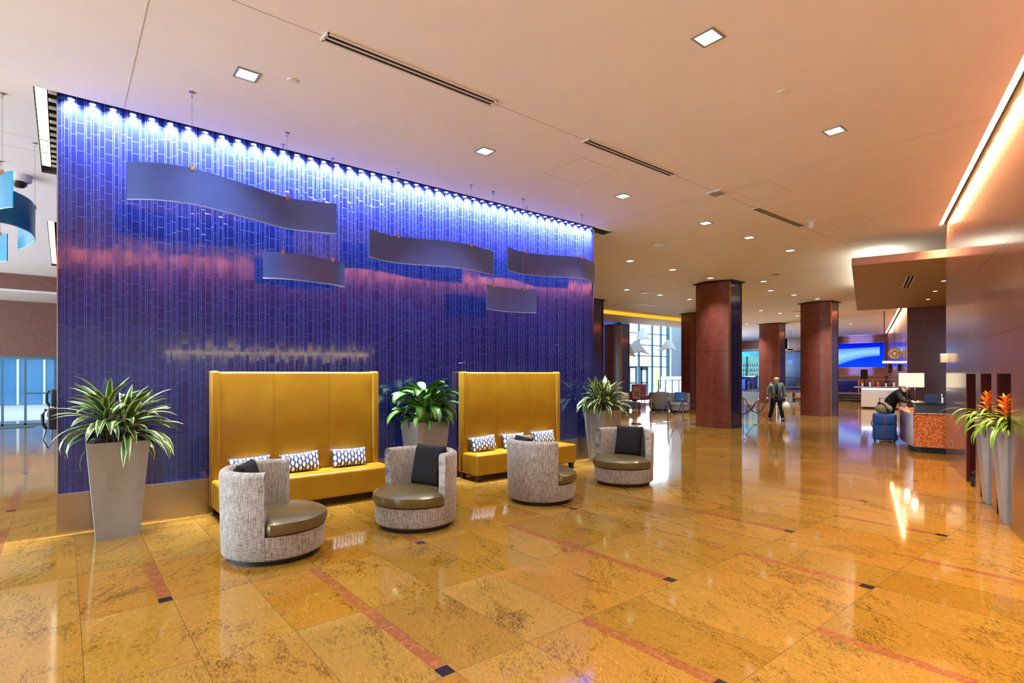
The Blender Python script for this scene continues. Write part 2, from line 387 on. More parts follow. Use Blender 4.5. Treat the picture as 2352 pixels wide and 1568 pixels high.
def ceiling():
    outer = [(X0, Y0), (X1, Y0), (X1, Y1), (42, Y1), (42, 22.5), (34, 18.8), (22, 18.8), (22, 24.3), (X0, 24.3)]
    holes = []
    holes.append([(-.235, 7.325), (-.235, 10.38), (-.04, 10.38), (-.04, 7.5), (8.25, 7.5), (8.25, 7.62), (8.72, 7.62), (8.72, 7.325)])
    holes.append([(-.235, 13.62), (-.235, 19.2), (-.04, 19.2), (-.04, 13.62)])
    for a0, a1, b0, b1 in ((-21, -.07, -.0, .13), (10.2, 34, -.06, .1)):
        holes.append([rw(a0, b0), rw(a1, b0), rw(a1, b1), rw(a0, b1)])
    loops = [[Vector((x, y, 0)) for x, y in l] for l in [outer]+holes]
    tris = geometry.tessellate_polygon(loops); fl = [v for l in loops for v in l]
    m = MB(); m.add([(v.x, v.y, HC) for v in fl], tris)
    m.add([(v.x, v.y, HC+.32) for v in fl], tris)
    o = struct(m.build('ceiling', M['ceil']))
    s = MB()
    for l in holes:
        n = len(l); s.add([(x, y, HC) for x, y in l]+[(x, y, HC+.3) for x, y in l], [(i, (i+1) % n, (i+1) % n+n, i+n) for i in range(n)]+[tuple(range(n, 2*n))])
    so = s.build('slot_lining', M['ceil_dark'], o)
    return o
ceil_o = ceiling()
def seam(p, q, w=.006):
    a = Vector(p); b = Vector(q); d = (b-a).normalized(); n = Vector((-d.y, d.x))*w/2
    return [(a-n), (b-n), (b+n), (a+n)]
sm = MB()
for p, q in (((.515, -3), (.515, 7.3)), ((-3, 4.66), (1.72, 4.66)), ((3.58, 4.66), (5.0, 4.67)), ((6.9, 4.67), (9.35, 4.69)), ((11.25, 4.7), (14.5, 4.7)), ((8.1, 1.4), (8.1, 7.3)), ((16, 9.2), (31, 9.2)), ((8.7, 9.9), (16, 9.9)), ((16.2, 6), (16.2, 18))):
    sm.prism([tuple(v) for v in seam(p, q)], HC-.002, HC+.01)
for cx_, cy_, w_, h_ in ((5.75, 5.45, .75, .75), (8.6, 4.2, .8, .6), (11.6, 3.95, .7, .6), (-.4, 9.2, .5, .5)):
    for p, q in (((cx_-w_/2, cy_-h_/2), (cx_+w_/2, cy_-h_/2)), ((cx_-w_/2, cy_+h_/2), (cx_+w_/2, cy_+h_/2)), ((cx_-w_/2, cy_-h_/2), (cx_-w_/2, cy_+h_/2)), ((cx_+w_/2, cy_-h_/2), (cx_+w_/2, cy_+h_/2))):
        sm.prism([tuple(v) for v in seam(p, q, .005)], HC-.0015, HC+.01)
sm.build('panel_seam', flat('seam_line', 'bcb0aa', .9), ceil_o)  # thin panel joints in a slightly darker tone

# blue tiled core
core = struct(MB().b2(-.04, 8.25, 7.485, 19.3, 0, HC+.28).build('wall_north', M['tile']))
struct(MB().b2(-.045, 8.255, 7.47, 7.487, 0, .425).b2(-.052, -.035, 7.468, 19, 0, .425).b2(8.247, 8.262, 7.47, 19, 0, .425).build('baseboard_north', M['steel']))
struct(MB().b2(-.05, 8.26, 7.466, 7.488, .425, .434).b2(-.05, -.04, 7.466, 7.49, .43, HC).b2(8.25, 8.262, 7.466, 7.49, .43, HC).build('trim_1', M['chrome']))

# right-hand panelled wall with three floor-high niches
def wx(px, z=None):  # where the sight column px meets the right wall plane, as distance a along it
    t = (px-CX)/FPX
    # (P0 + U a) . (R - tF) = 0
    k = (Rv[0]-t*Fv[0], Rv[1]-t*Fv[1]); return -(P0[0]*k[0]+P0[1]*k[1])/(U[0]*k[0]+U[1]*k[1])
NI = sorted([tuple(sorted((wx(a), wx(b)))) for a, b in ((2219, 2241), (2252, 2277), (2289, 2322))])
wr = MB()
def rbox(m, a0, a1, b0, b1, z0, z1):
    m.prism([rw(a0, b0), rw(a1, b0), rw(a1, b1), rw(a0, b1)], z0, z1)
ZN = 1.71
rbox(wr, -22, 0, -.45, 0, ZN, HC+.28)
ed = [-22]+[e for n in NI for e in n]+[0]
for i in range(0, len(ed), 2): rbox(wr, ed[i], ed[i+1], -.45, 0, 0, ZN)
wro = struct(wr.build('wall_right', M['wood_r']))
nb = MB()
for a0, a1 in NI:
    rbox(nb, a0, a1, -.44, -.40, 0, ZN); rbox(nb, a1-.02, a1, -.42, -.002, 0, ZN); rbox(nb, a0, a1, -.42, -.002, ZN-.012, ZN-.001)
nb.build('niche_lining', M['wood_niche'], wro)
# reception recess, its back wall, the lit wall beyond
w2 = MB(); rbox(w2, 0, 10.2, -2.6, -2.4, 0, HC); struct(w2.build('wall_reception', M['wood_r']))
w3 = MB(); rbox(w3, 10.0, 10.25, -2.5, .09, 0, HC)
wb = struct(w3.build('wall_reception_back', M['wood_b']))
w4 = MB(); rbox(w4, 10.2, 34.9, -.4, -.06, 0, HC+.28); struct(w4.build('wall_lobby_right', M['wood_r']))
w5 = MB(); rbox(w5, -21.8, -21.6, -.4, 6, 0, HC)
struct(MB().b2(X0-.2, X0, Y0, 2, 0, HC).b2(X0-.2, X0, 2, 24.3, 0, .3).b2(X0-.2, X0, 2, 24.3, 3.9, HC).build('wall_left', M['taupe']))
for i in range(7):
    y = 2+i*3.18
    struct(MB().b2(X0-.15, X0-.05, y, y+.08, .3, 3.9).build('trim_2', M['alu']))
# bulkhead, lower ceiling and door wall at the left
struct(MB().b2(X0, 21.9, 21.4, 21.5, 4.16, HC-.002).build('trim_3', M['brownwall']))
struct(MB().b2(X0, 21.9, 21.5, 24.3, 4.10, 4.16).build('ceiling_entrance', M['ceil']))
struct(MB().b2(X0, -3.3, 24.3, 24.5, 0, 4.1).b2(-3.3, -.13, 24.3, 24.5, 2.27, 4.1).b2(-.13, 22, 24.3, 24.5, 0, 4.1).build('wall_entrance', M['brownwall']))
struct(MB().b2(X0, 22, 24.32, 24.48, 4.1, HC+.3).b2(21.9, 22.1, 18.8, 26.6, HC, 8).build('wall_entrance_upper', M['taupe']))
# atrium with the tall window at the far end
struct(MB().b2(22, 42, 18.6, 18.8, HC+.32, 8).b2(21.9, 22.1, 24.3, 26.8, 0, HC+.3).build('wall_atrium', M['white']))
struct(MB().b2(21.8, 42.2, 18.6, 26.9, 8, 8.15).build('ceiling_atrium', M['white']))
struct(MB().b2(22, 32.1, 26.6, 26.8, 0, 8).b2(32.1, 33.1, 26.3, 26.8, 0, 8).build('wall_far_left', flat('deep_blue_paint', '0c3fae', .5)))
struct(MB().b2(38.45, 40, 26.3, 26.8, 0, 8).build('trim_4', flat('pale_blue_paint', 'a9cbe0', .5)))
struct(MB().b2(40, 47, 26.6, 26.8, 0, 8).b2(41.9, 42.1, 22.3, 26.8, HC, 8).build('wall_far_right', M['taupe']))
win = struct(MB().b2(33.1, 38.45, 26.69, 26.70, 0, 8).build('window_1', M['glass']))
fr = MB()
for x in (33.1, 34.65, 36.35, 37.5, 38.4): fr.b2(x-.05, x+.05, 26.55, 26.7, 0, 8)
for z in (2.25, 3.1, 3.95, 4.85, 5.8, 6.8): fr.b2(33.1, 38.45, 26.58, 26.66, z-.035, z+.035)
fr.b2(33.1, 38.45, 26.58, 26.66, .0, .1)
fr.build('window_frame', M['alu'], win)
dr = struct(MB().b2(33.35, 34.2, 26.5, 26.56, 0, 2.12).build('door_2', M['glass']))
MB().b2(33.3, 33.4, 26.46, 26.6, 0, 2.2).b2(34.15, 34.25, 26.46, 26.6, 0, 2.2).b2(33.3, 34.25, 26.46, 26.6, 2.12, 2.25).b2(33.3, 34.25, 26.46, 26.56, .95, 1.05).build('door_frame', M['alu'], dr)
dr = struct(MB().b2(34.85, 35.55, 26.5, 26.56, 0, 2.1).build('door_3', M['glass']))
MB().b2(34.78, 34.88, 26.46, 26.6, 0, 2.2).b2(35.5, 35.62, 26.46, 26.6, 0, 2.2).b2(34.78, 35.62, 26.46, 26.6, 1.98, 2.3).b2(34.78, 35.62, 26.46, 26.56, .95, 1.05).build('door_frame', M['alu'], dr)
# lower ceiling; its fascia glows by itself in place of yellow light falling on it
yel = emis('fascia_glow', 'ffae28', 1.5)
sf = struct(MB().b2(8.4, 31, 16.52, 18.8, 4.42, HC-.004).build('ceiling_lounge', M['ceil']))
MB().b2(8.4, 31, 16.50, 16.515, 4.44, 4.585).build('glowing_fascia', yel, sf)
# east wall: wood around the backlit picture, bar niche
struct(MB().b2(X1, X1+.2, 13.4, 26.6, 0, HC).build('wall_east', M['wood_b']))
struct(MB().b2(X1-.5, X1, 16.9, 22.8, 3.75, HC-.002).b2(X1-.5, X1, 20.5, 22.9, 0, HC-.01).b2(X1-.5, X1, 17.6, 18.5, 0, HC-.01).build('trim_5', M['wood_b']))
struct(MB().prism([(X1-.02, 13.3), (X1+.4, 13.3), (X1+.4, -8), (X1-.02, -8)], 0, HC).build('wall_east_hidden', M['taupe']))

# ---- entrance doors
d1 = struct(MB().b2(-3.25, -.2, 24.36, 24.38, .02, 2.2).build('door_1', M['glass']))
f = MB().b2(-3.3, -.13, 24.28, 24.46, 2.18, 2.27).b2(-3.3, -.13, 24.3, 24.42, .0, .05)
for x in (-3.27, -2.3, -1.52, -.96, -.2): f.b2(x-.03, x+.03, 24.3, 24.42, 0, 2.2)
f.b2(-1.0, -.2, 24.33, 24.4, 1.02, 1.07).b2(-2.3, -1.52, 24.33, 24.4, 1.02, 1.07)
f.build('door_frame', M['alu'], d1)
o = MB().b2(-2.6, -.7, 23.0, 24.1, 0, .012).build('door_mat', M['dark']); tag(o, 'dark entrance mat in front of the glass doors', 'mat')

# ---- outside
struct(MB().b2(-40, 80, 24.6, 90, -.12, -.02).b2(-40, X0-.3, -20, 24.6, -.12, -.02).build('ground_outside', flat('pale_paving', 'b9b6b0', .8)))
def brickmat():
    t = NT('brick'); b = t.n('ShaderNodeTexBrick'); v = t.comb(t.xyz(t.coord())[0], t.xyz(t.coord())[2], 0.); t.l(v, b.inputs['Vector'])
    b.inputs['Color1'].default_value = lin('9a6a5c'); b.inputs['Color2'].default_value = lin('86564a'); b.inputs['Mortar'].default_value = lin('b8a8a0'); b.inputs['Scale'].default_value = 4
    t.pbr(b.outputs[0], .9); return t.m
bd = thing('brick_building', 'red brick building with blue tinted windows seen through the entrance doors', 'building', (-3, 40, 0))
MB().b2(-8, 8, 0, 6, 2.7, 7).b2(-8, -2.2, 0, 6, 0, 2.7).b2(3.2, 8, 0, 6, 0, 2.7).build('wall', brickmat(), bd)
MB().b2(-2.2, 3.2, .3, .34, 0, 2.7).build('window', flat('blue_tinted_glass', '3f87b5', .1), bd)
m = MB()
for x in (-2.2, -1.1, 0, 1.1, 2.2, 3.2): m.b2(x-.05, x+.05, .2, .34, 0, 2.7)
m.build('window_frame', M['white'], bd)

# ------------------------------------------------------------------ columns
def column(x, y, label, top=HC):
    t = thing('column', label, 'column', (x, y, 0), 0, 'lobby columns')
    w, d, bow = .40, .56, .13
    L = [(-w-bow*math.cos(PI/2*k/8), d*k/8) for k in range(8, -9, -1)]   # bowed -X face, top to bottom
    Rr = [(w+bow*math.cos(PI/2*k/8), d*k/8) for k in range(-8, 9)]
    poly = L+Rr
    MB().prism(poly, 0, top-.004).build('shaft', M['col'], t, smooth='auto')
    for s in (-1, 1):
        MB().b2(-.27, .27, s*(d+.004)-.012, s*(d+.004)+.012, 0, top-.03).build('tile_panel', M['tile'], t)
        for e in (-1, 1): MB().b2(e*.335-.055, e*.335+.055, s*(d+.006)-.01, s*(d+.006)+.01, 0, top-.03).build('edge_trim', M['gold'] if e*s > 0 else M['brown'], t)
    lens = [(-(w+.06)-(bow+.1)*math.cos(PI/2*k/8)+.06*abs(k/8), (d+.12)*k/8) for k in range(8, -9, -1)]+[((w+.06)+(bow+.1)*math.cos(PI/2*k/8)-.06*abs(k/8), (d+.12)*k/8) for k in range(-8, 9)]
    MB().prism(lens, top-.028, top-.003).build('cap', M['brown'], t)
    return t
column(16.28, 9.36, 'nearest wood clad column with blue tile end, beside the rope posts')
column(23.95, 9.32, 'wood clad column standing right of the walking man')
column(31.9, 14.98, 'far slim column behind the walking man with blue tile end')
column(23.7, 14.8, 'column half hidden behind the nearest column, beside the lounge')
column(24.0, 19.95, 'column in the lounge left of the tall window', 4.42)
column(16.03, 14.9, 'column mostly hidden behind right end of the blue tiled wall')

# ------------------------------------------------------------------ ceiling things
def downlight():
    t = thing('downlight', '', 'ceiling light', (0, 0, HC))
    m = MB()
    for x0, x1, y0, y1 in ((-.105, .105, -.105, -.085), (-.105, .105, .085, .105), (-.105, -.085, -.085, .085), (.085, .105, -.085, .085)): m.b2(x0, x1, y0, y1, -.008, 0)
    m.build('frame', M['grey'], t); MB().b2(-.085, .085, -.085, .085, -.004, -.001).build('diffuser', M['lamp_w'], t)
    return t
dl = downlight(); us = [False]
DL = [((1.38, 5.73), 'square downlight near left end of the blue wall'), ((4.3, 2.57), 'largest square downlight, nearest the viewer in the bare ceiling'),
 ((4.25, 5.73), 'square downlight in front of middle of the blue wall'), ((7.12, 2.6), 'square downlight nearest the glowing wood wall'),
 ((7.07, 5.75), 'square downlight above right end of the blue wall'), ((9.56, 5.77), 'square downlight left of the third air vent'),
 ((11.29, 5.79), 'square downlight just past the third air vent'), ((13.23, 5.79), 'square downlight nearest the reception canopy')]
for (x, y), lb in DL: place(dl, us, (x, y, HC), 0, lb, 'square recessed downlights')
FAR = [(11.27, 8.94), (13.13, 8.93), (15.15, 8.98), (15.04, 12.07), (16.98, 12.09), (18.87, 12.07), (19.07, 9.01), (20.8, 8.96), (22.57, 8.86), (17.0, 8.25), (24.78, 12.15), (26.56, 12.09), (30.61, 15.85), (28.4, 12.1), (30.3, 12.1), (28.6, 15.8), (33, 12.1), (35.5, 12.1), (38, 14.5)]
for x, y in FAR: place(dl, us, (x, y, HC), 0, 'small distant downlight in the ceiling beyond the blue wall', 'distant downlights beyond the blue wall')
def area(loc, p, col=(.97, .97, 1), sz=.17, rot=(0, 0, 0), sy=None, spread=None):
    l = bpy.data.lights.new('lamp', 'AREA'); l.energy = p; l.color = col; l.size = sz
    if sy: l.shape = 'RECTANGLE'; l.size_y = sy
    if spread: l.spread = spread
    o = bpy.data.objects.new('lamp', l); C.objects.link(o); o.location = loc; o.rotation_euler = rot; return o
PW = 30
CUT = math.radians(104)
for (x, y), _ in DL: area((x, y, HC-.02), PW, spread=CUT)
for x, y in ((11.3, 8.94), (15.0, 12.07), (18.9, 12.07), (19.07, 9.01-.4), (22.57, 8.0), (26.0, 12.1), (30.5, 12.1), (28, 8.5), (34, 14), (38, 14.5), (30.6, 16), (20, 5.8), (25, 15.8)): area((x, y, HC-.03), PW*3, spread=CUT)
area((14.95, 8.98, HC-.03), PW*1.3, spread=CUT)
EX = [(1.4, 2.58), (-1.5, 2.58), (-1.5, 5.73), (-4.4, 2.6), (-4.4, 5.7), (-1.5, -.2), (1.2, .2), (-4.4, -.5), (-1.8, 9), (-1.8, 12.1), (-4.4, 12), (-1.8, 16), (-4.4, 16)]
for x, y in EX: place(dl, us, (x, y, HC), 0, 'downlight outside the view in the ceiling left of the camera', 'downlights out of view'); area((x, y, HC-.02), PW*1.15, spread=CUT)

def vent(x0, x1, y, label):
    t = thing('air_vent', label, 'air vent', ((x0+x1)/2, y, HC), 0, 'linear air vents in the ceiling'); L = (x1-x0)/2
    m = MB()
    for yy in (-.062, 0, .062): m.b2(-L, L, yy-.012 if yy else -.008, yy+.012 if yy else .008, -.012, 0)
    for x in (-L, L): m.b2(x-.012, x+.012, -.074, .074, -.012, 0)
    m.build('frame', M['white'], t); MB().b2(-L, L, -.06, .06, -.003, -.0005).build('slot', M['slot'], t)
vent(1.74, 3.57, 4.65, 'longest linear air vent, nearest, above the blue wall'); vent(5.02, 6.88, 4.67, 'linear air vent in the middle of the ceiling'); vent(9.37, 11.23, 4.69, 'linear air vent farthest along the seam, near the smoke detector')
for i, ((x, y), lb) in enumerate((((18.7, 14.2), 'thin air vent in the ceiling over the lounge'), ((27, 11.2), 'thin air vent in the ceiling beyond the nearest column'), ((31, 12.6), 'thin air vent left of the second column'))):
    vent(x-1, x+1, y, lb)
for x, y, lb in ((1.75, 5.55, 'round sprinkler cover beside the leftmost downlight'), (5.71, 2.58, 'round sprinkler cover between the two right downlights'), (6.07, 5.87, 'round sprinkler cover past the square access panel'), (10.43, 5.89, 'round sprinkler cover between distant downlights'), (12.7, 4.11, 'round sprinkler cover beside the canopy'), (14.0, 7.0, 'round sprinkler cover ahead of the nearest column')):
    o = MB().lathe([(0, -.012), (.04, -.012), (.045, -.006), (.045, 0)], (0, 0, 0), 20).build('sprinkler_cover', M['white'], loc=(x, y, HC)); tag(o, lb, 'sprinkler', 'sprinkler covers')
for x, y, lb in ((8.1, 4.68, 'square ceiling speaker on the seam between two air vents'), (10.33, 7.33, 'square ceiling speaker right of the blue wall'), (16.0, 7.4, 'square ceiling speaker right of the nearest column'), (16.0, 12.06, 'square ceiling plate over the lounge edge')):
    t = thing('ceiling_speaker', lb, 'speaker', (x, y, HC), 0, 'square ceiling speakers'); MB().b2(-.13, .13, -.13, .13, -.02, 0).build('frame', M['white'], t); MB().b2(-.1, .1, -.1, .1, -.024, -.02).build('grille', M['grey'], t)
t = thing('smoke_detector', 'white smoke detector hanging beside the third air vent', 'smoke detector', (10.99, 4.41, HC))
MB().lathe([(.1, 0), (.1, -.02), (.07, -.03)], n=24).build('base', M['white'], t); MB().lathe([(.065, -.02), (.055, -.13), (.04, -.15), (0, -.15)], n=24).build('head', M['white'], t)
t = thing('security_camera', 'dome security camera on the ceiling left of the blue wall', 'camera', (-.49, 10.76, HC))
MB().lathe([(.14, 0), (.14, -.08), (.1, -.1)], n=24).build('housing', M['white'], t, smooth=True); MB().lathe([(.1, -.08), (.085, -.14), (.05, -.175), (0, -.185)], n=24).build('dome', flat('smoked_dome', '22262c', .1), t, smooth=True)

# ---- lamps in the slots
def tube_light(name, label, poly, z, mat, group=None):
    t = thing(name, label, 'light', (0, 0, 0), 0, group)
    MB().prism(poly, z, z+.02).build('tube', mat, t)
    cx = sum(p[0] for p in poly)/4; cy = sum(p[1] for p in poly)/4
    MB().prism([(cx+(p[0]-cx)*1.002, cy+(p[1]-cy)*1.002) for p in poly], z+.021, z+.06).build('housing', M['white'], t); return t
tube_light('slot_light', 'cool white light strip in the near ceiling slot left of the blue wall', [(-.225, 7.4), (-.13, 7.4), (-.13, 10.2), (-.225, 10.2)], HC+.05, M['slotlamp'], 'slot light strips')
tube_light('slot_light', 'cool white light strip in the far ceiling slot left of the blue wall', [(-.225, 13.7), (-.13, 13.7), (-.13, 19.1), (-.225, 19.1)], HC+.05, M['slotlamp'], 'slot light strips')
tube_light('slot_light', 'short light strip poking out past right end of the blue wall', [(8.3, 7.36), (8.7, 7.36), (8.7, 7.44), (8.3, 7.44)], HC+.04, M['slotlamp'], 'slot light strips')
tube_light('cove_light', 'warm light strip running along the top of the near wood wall', [rw(-20.9, .055), rw(-.1, .055), rw(-.1, .125), rw(-20.9, .125)], HC+.03, M['cove'], 'warm cove strips')
tube_light('cove_light', 'warm light strip at the top of the far wood wall past the canopy', [rw(10.3, .02), rw(33.9, .02), rw(33.9, .095), rw(10.3, .095)], HC+.03, M['cove'], 'warm cove strips')
t = thing('added_light_bar', 'added slim warm light bar, out of view on the wood wall, for the sparkle in the blue tiles', 'light', (*rw(0, 0), 0), RA)  # added out of view to put a warm sparkle into the tiles
MB().b2(-12.1, -7.2, 0, .05, 2.19, 2.26).build('housing', M['steel'], t); MB().b2(-12.08, -7.22, .05, .056, 2.195, 2.255).build('tube', emis('bar_glow', 'ffe08a', 14), t)
def wash(a, b, z, L, p):
    x, y = rw(a, b); l = bpy.data.lights.new('wall_washer', 'AREA'); l.energy = p; l.color = (1, .64, .38); l.shape = 'RECTANGLE'; l.size = L; l.size_y = .04; l.spread = math.radians(120)
    o = bpy.data.objects.new('wall_washer', l); C.objects.link(o); o.location = (x, y, z)
    o.rotation_euler = Matrix.Rotation(RA, 4, 'Z').to_3x3().to_4x4().__matmul__(Matrix.Rotation(-math.radians(20), 4, 'X')).to_euler()
for k in range(28): wash(-.35-.5*k, .09, HC+.025, .22, 33)
wash(-17.5, .09, HC+.025, 6.5, 380)
for k in range(8): wash(11.6+3*k, .06, HC+.025, 2.6, 60)
for k in range(14):
    y = 7.5+k*.22
    if y < 10.3: MB().b2(-.12, -.05, y, y+.02, HC+.04, HC+.07).build('bracket', M['white'], ceil_o)
# spots grazing the blue wall
sp = thing('led_spotlight', '', 'spotlight', (0, 0, 0))
MB().lathe([(.034, 0), (.034, .06), (0, .06)], n=16).build('can', M['grey'], sp); MB().lathe([(0, .001), (.03, .001)], n=16).build('lens', M['led_spot'], sp)
us2 = [False]
for k in range(46):
    x = .07+k*.183
    place(sp, us2, (x, 7.40, HC+.056), 0, 'small LED spotlight in the slot above the blue tiled wall', 'LED spotlights above the blue wall')
    l = bpy.data.lights.new('spot', 'SPOT'); l.energy = 440; l.color = (.92, .92, 1); l.spot_size = math.radians(84); l.spot_blend = 1; l.shadow_soft_size = .025
    o = bpy.data.objects.new('spot', l); C.objects.link(o); o.location = (x, 7.40, HC+.05); o.rotation_euler = (math.radians(24), 0, 0)

# ------------------------------------------------------------------ hanging acrylic sheets
def sheet(label, ptsxy, z, h, clips, mat, name='acrylic_banner', group='wavy acrylic sheets hanging before the blue wall'):
    cs = spline([(x, y, 0) for x, y in ptsxy], 6); c0 = cs[0]
    t = thing(name, label, 'hanging panel', (c0.x, c0.y, z-h), 0, group)
    m = MB(); q = [c-c0 for c in cs]; n = len(q)
    for s in (-1, 1):
        pass
    vs = []
    for i, p in enumerate(q):
        d = (q[min(i+1, n-1)]-q[max(i-1, 0)]).normalized(); nn = Vector((-d.y, d.x, 0))*.006
        for sg, zz in ((1, 0), (-1, 0), (-1, h), (1, h)): vs.append(p+nn*sg+Vector((0, 0, zz)))
    fs = []
    for i in range(n-1):
        for k in range(4): fs.append((i*4+k, i*4+(k+1) % 4, (i+1)*4+(k+1) % 4, (i+1)*4+k))
    fs += [(0, 1, 2, 3), (n*4-1, n*4-2, n*4-3, n*4-4)]
    m.add(vs, fs); m.build('sheet', mat, t, smooth='auto')
    e = MB().tube([p for p in q], .0075, 5); e.build('lower_edge', M['edge'], t)
    for cx_, cy_ in clips:
        # nearest point of the sheet
        b = min(cs, key=lambda c: (c.x-cx_)**2+(c.y-cy_)**2); l = b-c0
        MB().box((l.x, l.y, h), (.03, .03, .05)).build('clip', M['clip'], t)
        MB().tube([(l.x, l.y, h+.02), (l.x, l.y, HC-(z-h))], .0022, 5).build('cable', M['grey'], t)
        MB().lathe([(.03, 0), (.03, -.008), (.01, -.015), (.01, -.05), (0, -.05)], (l.x, l.y, HC-(z-h)), 12).build('ceiling_mount', M['chrome'], t)
def top(z, *px): return [P(x, y, z) for x, y in px]
sheet('large S-curved sheet at upper left of the blue wall', top(3.815, (292, 372), (360, 374), (441, 386), (520, 409), (590, 432), (660, 454), (715, 462), (773, 468)), 3.815, .37, [P(441, 386, 3.815), P(660, 454, 3.815)], M['acrylic'])
sheet('small gently curved sheet below the large left one', top(3.23, (604, 578), (650, 580), (700, 586), (764, 597), (791, 604)), 3.23, .33, [P(650, 580, 3.23), P(764, 597, 3.23)], M['acrylic'])
sheet('S-curved sheet at middle of the blue wall', top(3.675, (848, 525), (876, 535), (915, 543), (960, 548), (1010, 552), (1050, 557), (1082, 563), (1110, 570), (1133, 578)), 3.675, .38, [P(915, 543, 3.675), P(1082, 563, 3.675)], M['acrylic'])
sheet('S-curved sheet near right end of the blue wall', top(3.815, (1166, 567), (1185, 574), (1209, 580), (1250, 585), (1300, 588), (1336, 592), (1353, 598), (1365, 606)), 3.815, .38, [P(1209, 580, 3.815), P(1336, 592, 3.815)], M['acrylic'])
sheet('small lowest sheet at right part of the blue wall', top(3.10, (1118, 653), (1133, 656), (1165, 661), (1202, 664), (1232, 665)), 3.10, .385, [P(1133, 656, 3.1), P(1202, 664, 3.1)], M['acrylic'])
# the teal ones at the left edge
def near(px, X): # world point on plane X=const seen at column px
    t = (px-CX)/FPX; return X*(Rv[0]-t*Fv[0])/(t*Fv[1]-Rv[1])
G3 = 'teal curled sheets left of the blue wall'
sheet('teal sheet at the left edge of the view, upper one', top(3.78, (-60, 420), (-20, 405), (5, 396), (29, 392)), 3.78, .37, [P(5, 396, 3.78)], M['acrylic_t'], group=G3)
sheet('curled teal sheet hanging just left of the blue wall', top(3.79, (-20, 425), (0, 430), (29, 438), (55, 450), (72, 462), (80, 476), (77, 487), (62, 500), (42, 507)), 3.79, .39, [P(80, 476, 3.79)], M['acrylic_t'], group=G3)
sheet('lowest teal sheet at the left edge of the view', top(3.6, (-60, 548), (-20, 541), (17, 536)), 3.6, .37, [P(0, 538, 3.6)], M['acrylic_t'], group=G3)

# ------------------------------------------------------------------ high-back sofas
def sofa(x0, x1, label, pil, plabels):
    t = thing('high_back_sofa', label, 'sofa', ((x0+x1)/2, 7.2, 0), 0, 'mustard high-back sofas'); w = (x1-x0)/2; ZT = 1.735
    MB().b2(-w+.06, w-.06, .14, .24, .1, ZT-.01).build('backrest', M['mustard'], t, bevel=.03)
    for s in (-1, 1): MB().b2(s*w, s*(w-.095), .10, .255, .1, ZT).build('wing', M['mustard'], t, bevel=.028)
    MB().b2(-w-.0, w+.02, -.29, .19, .10, .43).build('seat', M['mustard'], t, bevel=.035, seg=4)
    for x in (-w+.07, w-.05):
        for y in (-.22, .2): MB().prism([(x-.03, y-.03), (x+.03, y-.03), (x+.03, y+.03), (x-.03, y+.03)], 0, .1, [(x-.04, y-.04), (x+.04, y-.04), (x+.04, y+.04), (x-.04, y+.04)]).build('leg', M['brown'], t)
    for x in (-w/3, w/3): MB().b2(x-.0015, x+.0015, .137, .142, .44, ZT-.03).build('seam', flat('seam_thread', '8f6a12', .6), t)
    for (a, b), lb in zip(pil, plabels):
        W = (b-a)/2
        def fn(u, v, s):
            x, z = u*2-1, v*2-1; k = max(0, (1-x**4))**.5*max(0, (1-z**4))**.5
            pin = 1-.10*(z*z) * 1.0; pz = 1-.13*x*x*0
            return ((x*W)*(1-.06*(1-z*z)), s*.062*k, z*.125*(1-.10*(1-x*x)))
        m = MB().grid(lambda u, v: fn(u, v, 1), 16, 12).grid(lambda u, v: fn(u, v, -1), 16, 12)
        o = m.build('throw_pillow', M['ikat'], smooth=True, weld=True); o.location = ((a+b)/2, 7.245, .553); o.rotation_euler = (math.radians(-14), math.radians(random.uniform(-4, 4)), 0)
        tag(o, lb, 'pillow', 'blue and white patterned pillows')
sofa(1.365, 3.52, 'mustard leather high-back sofa nearest the left plant', [(1.54, 2.03), (2.14, 2.64), (2.80, 3.30)], ['patterned pillow half hidden behind the left barrel chair', 'patterned pillow at middle of the nearer sofa', 'patterned pillow at right end of the nearer sofa'])
sofa(4.98, 7.17, 'mustard leather high-back sofa farther right along the blue wall', [(5.08, 5.60), (5.74, 6.24), (6.42, 6.95)], ['patterned pillow at left end of the farther sofa', 'patterned pillow behind the barrel chair on the farther sofa', 'patterned pillow at right end of the farther sofa'])

# ------------------------------------------------------------------ barrel chairs (facing +X locally)
def barrel(fab, seatm, cushm, name='barrel_chair'):
    t = thing(name, '', 'armchair')
    MB().lathe([(0, 0), (.40, 0), (.40, .05), (0, .05)], n=40).build('plinth', M['dark'], t, smooth='auto')
    MB().lathe([(0, .045), (.42, .045), (.445, .065), (.452, .15), (.455, .262), (0, .262)], n=48).build('base', fab, t, smooth='auto')
    pr = [(.37, .2), (.368, .79), (.378, .815), (.40, .828), (.435, .826), (.458, .81), (.468, .785), (.458, .3), (.452, .07), (.44, .055), (.38, .06)]
    MB().ring(pr, 40, math.radians(86), math.radians(274)).build('backrest', fab, t, smooth='auto')
    def rf(a):
        a = abs((a+PI) % (2*PI)-PI); d = math.degrees(a)
        return 1.0 if d < 83 else (.775 if d > 87 else 1-.225*(d-83)/4)
    MB().lathe([(0, .262), (.44, .262), (.472, .285), (.482, .33), (.472, .375), (.43, .402), (.3, .418), (.0, .425)], n=90, rf=rf).build('seat_cushion', seatm, t, smooth='auto')
    def fn(u, v, s):
        y, z = u*2-1, v*2-1; k = max(0, (1-y**6))**.4*max(0, (1-z**6))**.4
        return (s*.065*k, y*.225*(1-.03*(1-z*z)), z*.235*(1-.03*(1-y*y)))
    m = MB().grid(lambda u, v: fn(u, v, 1), 18, 18).grid(lambda u, v: fn(u, v, -1), 18, 18)
    o = m.build('back_cushion', cushm, t, smooth=True, weld=True); o.location = (-.215, 0, .635); o.rotation_euler = (0, math.radians(-14), 0)
    return t
